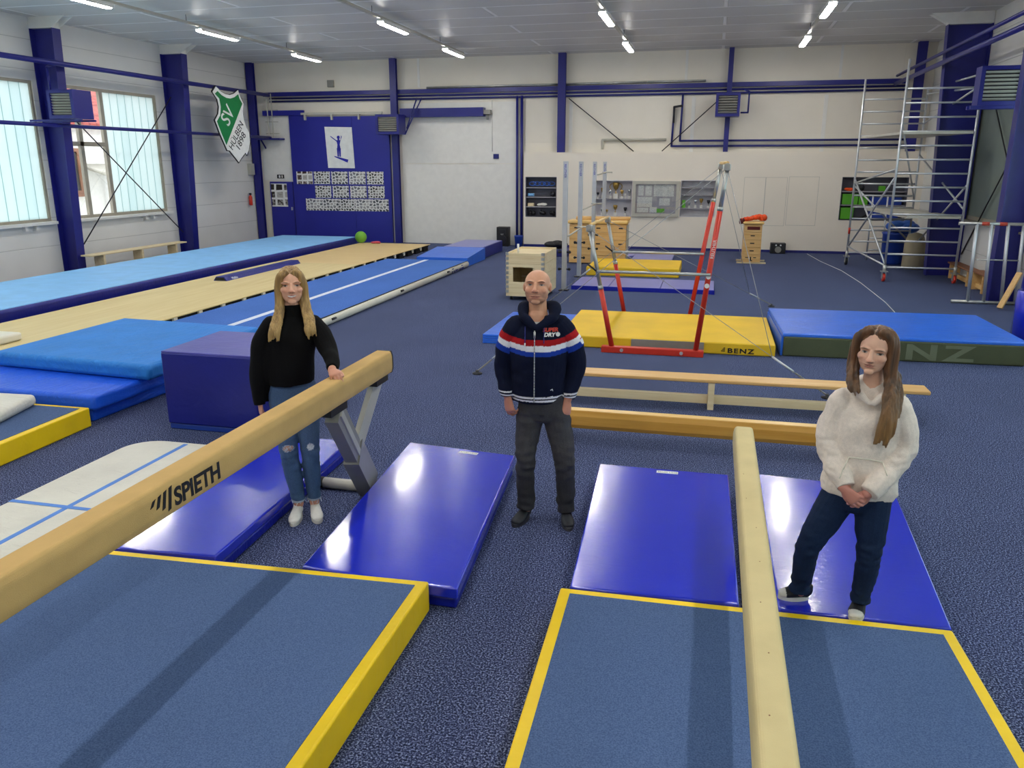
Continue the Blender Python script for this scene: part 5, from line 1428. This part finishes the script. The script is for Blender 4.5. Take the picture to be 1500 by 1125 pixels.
je = fuse(w, .0055, 3, 'jeans', 'denim', t)
wrinkle(je, .010, 13, (1, 1, 1.8), 11, lambda v: np.clip(.35+1.2*np.exp(-((v[:, 2]-.45)/.12)**2)+1.3*np.exp(-((v[:, 2]-.13)/.08)**2)+.5*np.exp(-((v[:, 2]-.74)/.08)**2), 0, 1.6))
v = verts(je); c = np.tile(rgb('#3a3a3e'), (len(v), 1))
f = np.exp(-((v[:, 2]-.62)/.2)**2)*(v[:, 1] < -.03); c = c*(1-f[:, None]*.5)+rgb('#5a5856')*f[:, None]*.5
paint(je, c)
k = MB().box(-.05, -.02, -.128, -.118, .80, .815).build('fly_button', 'dark_metal'); k.parent = je
shoe(t, (-.125, .075), (-.218, -.125), .046, '#2a2c32', '#33343a', lace='#44464c', accent=None)
shoe(t, (.132, .08), (.158, -.165), .046, '#2c2e34', '#45464a', lace='#55575c')

# ---- hair helper
def lock(w, pts, n, wid, seed, tip=.05, r=.011):
    """a lock of hair: many tapering strands side by side along one path"""
    rr = random.Random(seed); P = [Vector(p) for p in pts]
    for k in range(n):
        f = (k+.5)/n*2-1; o = rr.uniform(-.006, .006); L = len(P); out = []
        cut = rr.uniform(0, tip)
        for i, p in enumerate(P):
            a = P[max(i-1, 0)]; b = P[min(i+1, L-1)]; t = (b-a).normalized()
            u = Vector((1, 0, 0)); u = (u-t*u.dot(t)).normalized(); q = i/(L-1)
            wq = wid[0]+(wid[1]-wid[0])*q
            pos = p+u*(f*wq)+Vector((0, -1, 0))*(o+.010*(1-f*f))
            if i == L-1: pos = pos+t*(tip*.5-cut); rad = r*.35
            else: rad = r*(1.15-.25*q)
            out.append(tuple(pos)+(rad*1.15, rad))
        chain(w, out, n=4, seg=10)
def hair_obj(w, name, base, dark, light, t, seed, voxel=.0042, amp=.006):
    o = fuse(w, voxel, 2, name, 'hair', t)
    v = verts(o); n = normals(o)
    d = np.array([noise.noise(Vector((p[0]*95+seed, p[1]*95, p[2]*5))) for p in v])
    d2 = np.array([noise.noise(Vector((p[0]*38+seed, p[1]*38, p[2]*3))) for p in v])
    setv(o, v+n*(d*amp*.5+d2*amp)[:, None])
    m = np.clip(.5+d2*.9+d*.5, 0, 1)[:, None]
    c = rgb(dark)*(1-m)+rgb(base)*m
    return o, v, c

# ---- blonde woman behind the long beam
t = person('blonde woman in black turtleneck and ripped jeans resting a hand on beam', (-2.66, 4.77, 0), math.radians(29.1))
HM = headM((.002, .0, 1.636), yaw=-1, pitch=-8, s=1.0)
w = MB(); add_head(w, HM, True, True)
chain(w, [(0, .018, 1.57, .05, .054), (-.004, .018, 1.48, .052, .054), (-.006, .015, 1.42, .08, .06)], n=3)
chain(w, [(-.035, .01, .90, .135, .095), (-.03, .01, 1.05, .11, .085), (-.012, .01, 1.25, .135, .095), (-.01, .015, 1.38, .13, .07)], n=4)
chain(w, [(-.15, .01, 1.365, .04), (-.225, .02, 1.26, .042), (-.25, .02, 1.12, .036), (-.255, .0, .98, .031), (-.256, -.02, .87, .025)], ref=(0, 1, 0))
chain(w, [(.13, .01, 1.36, .04), (.195, -.08, 1.285, .042), (.220, -.20, 1.215, .036), (.219, -.32, 1.18, .03), (.214, -.415, 1.158, .024)], ref=(1, 0, 0))
WL = [(-.105, .01, .86, .08), (-.1, 0, .68, .07), (-.095, -.015, .50, .05), (-.075, .01, .30, .048), (-.055, .025, .09, .034)]
WR = [(.035, .01, .86, .08), (.045, 0, .68, .07), (.046, -.015, .49, .05), (.05, .01, .30, .048), (.053, .025, .09, .034)]
chain(w, WL); chain(w, WR)
for ank, toe in (((-.055, .03), (-.098, -.10)), ((.053, .03), (.065, -.11))):
    chain(w, [(ank[0], ank[1], .045, .026, .022), (ank[0]+.55*(toe[0]-ank[0]), ank[1]+.55*(toe[1]-ank[1]), .03, .022, .01)], n=3)
hand(w, (-.256, -.02, .86), (.05, -.1, -1), (.9, .3, 0), -1, .85, (.3, .4, .3), .1, .5)
hand(w, (.213, -.42, 1.157), (.16, -1, -.10), (.25, 0, -1), 1, .96, (.75, .62, .2), .08, .35)
body = fuse(w, .0034, 4, 'body', 'skin', t)
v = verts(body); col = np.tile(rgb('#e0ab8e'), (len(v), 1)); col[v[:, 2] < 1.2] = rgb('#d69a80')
head_detail(body, HM, col, .0, teeth=True, brow='#6a4c30', lip='#b8625a', iris='#332a24', liner=.6, blush=.4, ez=.002, mw=1.05)
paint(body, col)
w = MB()
chain(w, [(-.045, -.008, .985, .15, .118), (-.045, -.008, 1.03, .152, .12), (-.04, -.008, 1.10, .155, .122), (-.022, -.005, 1.22, .155, .122), (-.012, .0, 1.31, .165, .116), (-.01, .01, 1.39, .14, .08), (-.006, .018, 1.44, .075, .062), (-.003, .018, 1.515, .06, .06)], seg=32, cap0=0, cap1=0)
chain(w, [(-.14, .01, 1.385, .066), (-.205, .015, 1.27, .07), (-.235, .015, 1.14, .07), (-.25, .0, 1.0, .06), (-.258, -.01, .90, .045), (-.257, -.018, .85, .038)], ref=(0, 1, 0), cap1=0)
chain(w, [(-.12, .01, 1.30, .08, .08), (-.17, .01, 1.12, .075, .075), (-.2, .01, .98, .05, .06), (-.215, .01, .88, .02, .04)], ref=(0, 1, 0))
chain(w, [(.125, .01, 1.38, .066), (.185, -.07, 1.285, .066), (.220, -.19, 1.21, .058), (.220, -.31, 1.182, .045), (.215, -.395, 1.164, .035)], cap1=0)
sw = fuse(w, .005, 3, 'sweater', 'knit', t)
wrinkle(sw, .012, 8, (1.2, 1.2, .8), 5)
v = verts(sw); paint(sw, np.tile(rgb('#08080a'), (len(v), 1)))
w = MB()
chain(w, [(-.037, .0, 1.06, .128, .095), (-.036, .0, .96, .155, .108), (-.036, .0, .88, .165, .112), (-.036, 0, .82, .14, .1)], seg=28, n=3, cap0=0, cap1=.3)
chain(w, [(-.11, .0, .86, .092, .1), (-.102, -.002, .68, .08, .085), (-.095, -.018, .51, .064, .068), (-.077, .0, .33, .06, .066), (-.06, .018, .17, .048, .054), (-.055, .022, .118, .047, .054)], cap1=0)
chain(w, [(.04, .0, .86, .092, .1), (.046, -.002, .68, .08, .085), (.047, -.018, .50, .064, .068), (.05, .0, .33, .06, .066), (.053, .018, .17, .048, .054), (.054, .022, .118, .047, .054)], cap1=0)
je = fuse(w, .005, 3, 'jeans', 'denim', t)
wrinkle(je, .007, 15, (1, 1, 2), 2, lambda v: np.clip(.3+np.exp(-((v[:, 2]-.5)/.1)**2)+np.exp(-((v[:, 2]-.15)/.06)**2), 0, 1.3))
v = verts(je); c = np.tile(rgb('#4a6488'), (len(v), 1))
f = np.exp(-((v[:, 2]-.66)/.16)**2)*(v[:, 1] < -.02); c = c*(1-.5*f[:, None])+rgb('#6f8aac')*.5*f[:, None]
for kx, kz, wd in ((-.095, .545, .034), (.05, .545, .022)):
    nz = np.array([noise.noise(Vector((p[0]*90, 3, p[2]*160))) for p in v])
    m = (((v[:, 0]-kx)/wd)**2+((v[:, 2]-kz)/.022)**2+nz*.9 < .8) & (v[:, 1] < -.05)
    m2 = (((v[:, 0]-kx)/wd)**2+((v[:, 2]-kz)/.022)**2+nz*.9 < 1.3) & (v[:, 1] < -.05)
    c[m2] = rgb('#c8d4e0'); c[m & (nz < .15)] = rgb('#c99a84') if kx < 0 else rgb('#dfe6ec')
c[(v[:, 2] < .135)] = rgb('#aebccb')
paint(je, c)
w = MB()
rr = random.Random(4)
for cx_, cy_ in ((-.055, .022), (.054, .022)):
    for k in range(9):
        a = 2*PI*k/9+rr.uniform(0, .4); p = Vector((cx_+.047*math.cos(a), cy_+.052*math.sin(a), .122))
        w.path([p, p+Vector((rr.uniform(-.012, .012), rr.uniform(-.012, .012), -rr.uniform(.012, .035)))], .0016, 5)
k = w.build('frayed_hem', 'line_white'); k.parent = je
k = MB().tube((-.055, -.112, 1.0), (-.055, -.122, 1.0), .008).build('button', 'dark_metal'); k.parent = je
shoe(t, (-.052, .07), (-.103, -.155), .044, '#e2e0d8', '#d8d6cc', lace='#e8e6de')
shoe(t, (.052, .075), (.067, -.155), .044, '#e4e2da', '#d8d6cc', lace='#e8e6de')
w = MB()
cap = MB(); cap.ball((0, .027, .036), (.083, .099, .104), 32, 24); cap.ball((0, .05, -.02), (.082, .075, .10), 24, 18); w.add(cap, HM)
for sgn in (-1, 1):
    lock(w, [(sgn*.022, -.035, 1.738), (sgn*.056, -.042, 1.71), (sgn*.076, -.03, 1.64), (sgn*.077, -.025, 1.56), (sgn*.082, -.045, 1.49), (sgn*.104, -.088, 1.42), (sgn*.112-.012, -.122, 1.37), (sgn*.118-.012, -.130, 1.32)], 6, (.014, .036), 5+sgn)
    lock(w, [(sgn*.045, .0, 1.725), (sgn*.074, .02, 1.64), (sgn*.076, .02, 1.55), (sgn*.088, -.005, 1.46), (sgn*.110, -.07, 1.39), (sgn*.13-.012, -.112, 1.335)], 4, (.02, .024), 9+sgn)
o, v, c = hair_obj(w, 'hair', '#c09a5c', '#8a683c', '#dcbc80', t, 1)
f = np.clip((1.62-v[:, 2])/.25, 0, 1)[:, None]; c = c*(1-.45*f)+rgb('#d4b06c')*.45*f
paint(o, c)

# ---- woman in cream hoodie
t = person('brown haired woman in cream hoodie and dark jeans with hands clasped', (.72, 4.08, .15), math.radians(-10))
HM = headM((.080, -.02, 1.402), yaw=-12, pitch=-1, roll=4, s=.9, sx=1.12)
w = MB(); add_head(w, HM, True, False)
chain(w, [(.085, .01, 1.34, .046, .05), (.088, .015, 1.25, .048, .05), (.088, .01, 1.19, .075, .055)], n=3)
chain(w, [(.08, .01, .72, .135, .09), (.083, .01, .86, .115, .08), (.088, .01, 1.03, .13, .09), (.088, .01, 1.14, .125, .065)], n=4)
chain(w, [(-.05, .01, 1.14, .043), (-.075, .0, 1.03, .04), (-.075, -.02, .92, .035), (-.03, -.10, .82, .03), (.025, -.165, .745, .023)], ref=(0, 1, 0))
chain(w, [(.225, .01, 1.14, .043), (.25, .0, 1.03, .04), (.247, -.02, .92, .035), (.19, -.10, .82, .03), (.118, -.17, .735, .023)], ref=(0, 1, 0))
chain(w, [(.02, .01, .70, .078), (-.06, -.02, .53, .068), (-.125, -.045, .36, .05), (-.135, -.01, .2, .046), (-.142, .02, .06, .034)])
chain(w, [(.145, .01, .70, .078), (.155, -.02, .54, .068), (.163, -.04, .38, .05), (.16, -.0, .22, .046), (.152, .02, .07, .034)])
for ank, toe in (((-.142, .025), (-.225, .0)), ((.152, .025), (.135, -.09))):
    chain(w, [(ank[0], ank[1], .045, .026, .022), (ank[0]+.55*(toe[0]-ank[0]), ank[1]+.55*(toe[1]-ank[1]), .03, .022, .01)], n=3)
hand(w, (.016, -.178, .746), (.85, -.22, -.62), (.25, .9, -.1), -1, .86, (.3, .5, .5), .16, .4)
hand(w, (.124, -.165, .735), (-.82, -.1, -.62), (-.2, .9, -.1), 1, .86, (.3, .5, .45), .16, .4)
body = fuse(w, .0034, 4, 'body', 'skin', t)
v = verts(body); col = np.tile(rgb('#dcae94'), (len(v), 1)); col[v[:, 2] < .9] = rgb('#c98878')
head_detail(body, HM, col, .001, brow='#4a3424', lip='#b0645c', iris='#2e2a28', liner=.6, blush=.4)
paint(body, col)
w = MB()
chain(w, [(.078, .0, .672, .176, .118), (.08, .0, .72, .182, .125), (.083, .0, .82, .165, .125), (.087, .0, .93, .162, .125), (.088, .003, 1.04, .172, .122), (.088, .01, 1.12, .165, .09), (.088, .01, 1.175, .115, .078), (.088, .012, 1.205, .075, .062)], seg=32, cap0=0, cap1=.3)
for A in ([(-.03, .01, 1.125, .074), (-.066, .005, 1.03, .072), (-.076, -.015, .93, .066), (-.045, -.075, .845, .06), (-.0, -.135, .785, .053), (.022, -.163, .752, .045)], [(.205, .01, 1.125, .074), (.242, .005, 1.03, .073), (.25, -.015, .93, .068), (.21, -.075, .845, .062), (.155, -.14, .775, .054), (.127, -.17, .742, .046)]):
    chain(w, A, ref=(0, 1, 0), cap1=0)
chain(w, [(.078, -.104, 1.165, .018, .014), (.045, -.085, 1.195, .026, .02), (.02, -.04, 1.205, .024, .026), (.025, .045, 1.215, .022, .034), (.05, .10, 1.225, .026, .05), (.088, .11, 1.23, .026, .055), (.125, .10, 1.225, .026, .05), (.15, .045, 1.215, .022, .034), (.158, -.04, 1.205, .024, .026), (.13, -.085, 1.195, .026, .02), (.098, -.104, 1.165, .018, .014)], ref=(0, 0, 1), seg=16, n=5)
chain(w, [(-.03, .01, 1.125, .05), (.035, .015, 1.185, .056), (.088, .018, 1.205, .06), (.141, .015, 1.185, .056), (.205, .01, 1.125, .05)], ref=(0, 1, 0))
hd = fuse(w, .005, 3, 'hoodie', 'cloth', t)
wrinkle(hd, .011, 9, (1, 1, 1.5), 8); wrinkle(hd, .008, 24, (.8, .8, 1.5), 4, lambda v: np.clip((np.abs(v[:, 0]-.088)-.10)/.05, 0, 1)*np.clip((1.0-v[:, 2])/.1, 0, 1))
v = verts(hd); c = np.tile(rgb('#ecdfd2'), (len(v), 1))
nz = np.array([noise.noise(Vector(p*70)) for p in v]); c *= (1+.10*nz)[:, None]
paint(hd, c)
w = MB()
def seam(pts, r=.0026):
    w.path([(x, surf(hd, x, z)-.001, z) for x, z in pts], r, 6)
seam([(.02, .89), (.06, .895), (.12, .895), (.17, .885)]); seam([(.02, .89), (.0, .84), (-.012, .80)]); seam([(.17, .885), (.195, .84)])
k = w.build('pocket_seam', 'cream'); k.parent = hd
w = MB()
chain(w, [(.083, .0, .72, .152, .105), (.083, .0, .66, .16, .11), (.083, .0, .60, .145, .1)], seg=28, n=3, cap0=0, cap1=.3)
chain(w, [(.012, .0, .68, .09, .1), (-.05, -.022, .53, .083, .088), (-.122, -.05, .36, .062, .068), (-.135, -.018, .22, .057, .064), (-.143, .012, .11, .05, .056), (-.145, .016, .06, .056, .062)], cap1=0)
chain(w, [(.152, .0, .68, .09, .1), (.158, -.022, .54, .08, .086), (.165, -.045, .38, .06, .066), (.162, -.01, .23, .056, .063), (.153, .012, .12, .049, .055), (.152, .016, .075, .052, .058)], cap1=0)
je = fuse(w, .005, 3, 'jeans', 'denim', t)
wrinkle(je, .008, 15, (1, 1, 2.2), 6, lambda v: np.clip(.3+np.exp(-((v[:, 2]-.37)/.09)**2)+np.exp(-((v[:, 2]-.1)/.06)**2), 0, 1.3))
v = verts(je); paint(je, np.tile(rgb('#1a2c4a'), (len(v), 1)))
shoe(t, (-.10, .045), (-.245, .0), .042, '#23242a', '#dedbd2', lace='#d8d4c8', toecap='#dedbd2')
shoe(t, (.158, .07), (.135, -.095), .042, '#23242a', '#dedbd2', lace='#d8d4c8', toecap='#dedbd2')
w = MB()
cap = MB(); cap.ball((0, .031, .036), (.083, .100, .104), 32, 24); cap.ball((0, .05, -.02), (.083, .075, .10), 24, 18); w.add(cap, HM)
def hp(x, y, z): return tuple(HM @ Vector((x, y, z)))
# one side ends in front of the shoulder, the other falls far down the chest
lock(w, [hp(-.025, -.035, .117), hp(-.068, -.028, .078), hp(-.080, -.022, .0), hp(-.082, -.02, -.07), (-.005, -.05, 1.29), (.002, -.088, 1.245), (.016, -.11, 1.215)], 6, (.016, .026), 3, .03)
lock(w, [hp(.025, -.035, .117), hp(.068, -.028, .078), hp(.080, -.022, .0), hp(.082, -.02, -.07), (.166, -.055, 1.29), (.172, -.108, 1.21), (.17, -.140, 1.12), (.162, -.150, 1.05), (.155, -.150, 1.0)], 8, (.018, .036), 4, .06)
lock(w, [hp(.05, .0, .085), hp(.079, .01, .0), hp(.083, .01, -.08), (.185, -.02, 1.28), (.198, -.075, 1.20), (.20, -.115, 1.13)], 4, (.018, .022), 8)
lock(w, [hp(-.05, .0, .085), hp(-.080, .01, .0), hp(-.082, .015, -.08), (-.008, .01, 1.27)], 4, (.018, .022), 6)
o, v, c = hair_obj(w, 'hair', '#7a5434', '#46301e', '#8a6440', t, 9)
f = np.clip((1.28-v[:, 2])/.25, 0, 1)[:, None]; c = c*(1-.5*f)+rgb('#b0864c')*.5*f
inv = np.array(HM.inverted()); hh = v @ inv[:3, :3].T+inv[:3, 3]
pm = (np.abs(hh[:, 0]+.008) < .0028) & (hh[:, 2] > .085) & (hh[:, 1] < .03); c[pm] = rgb('#b89a84')
paint(o, c)
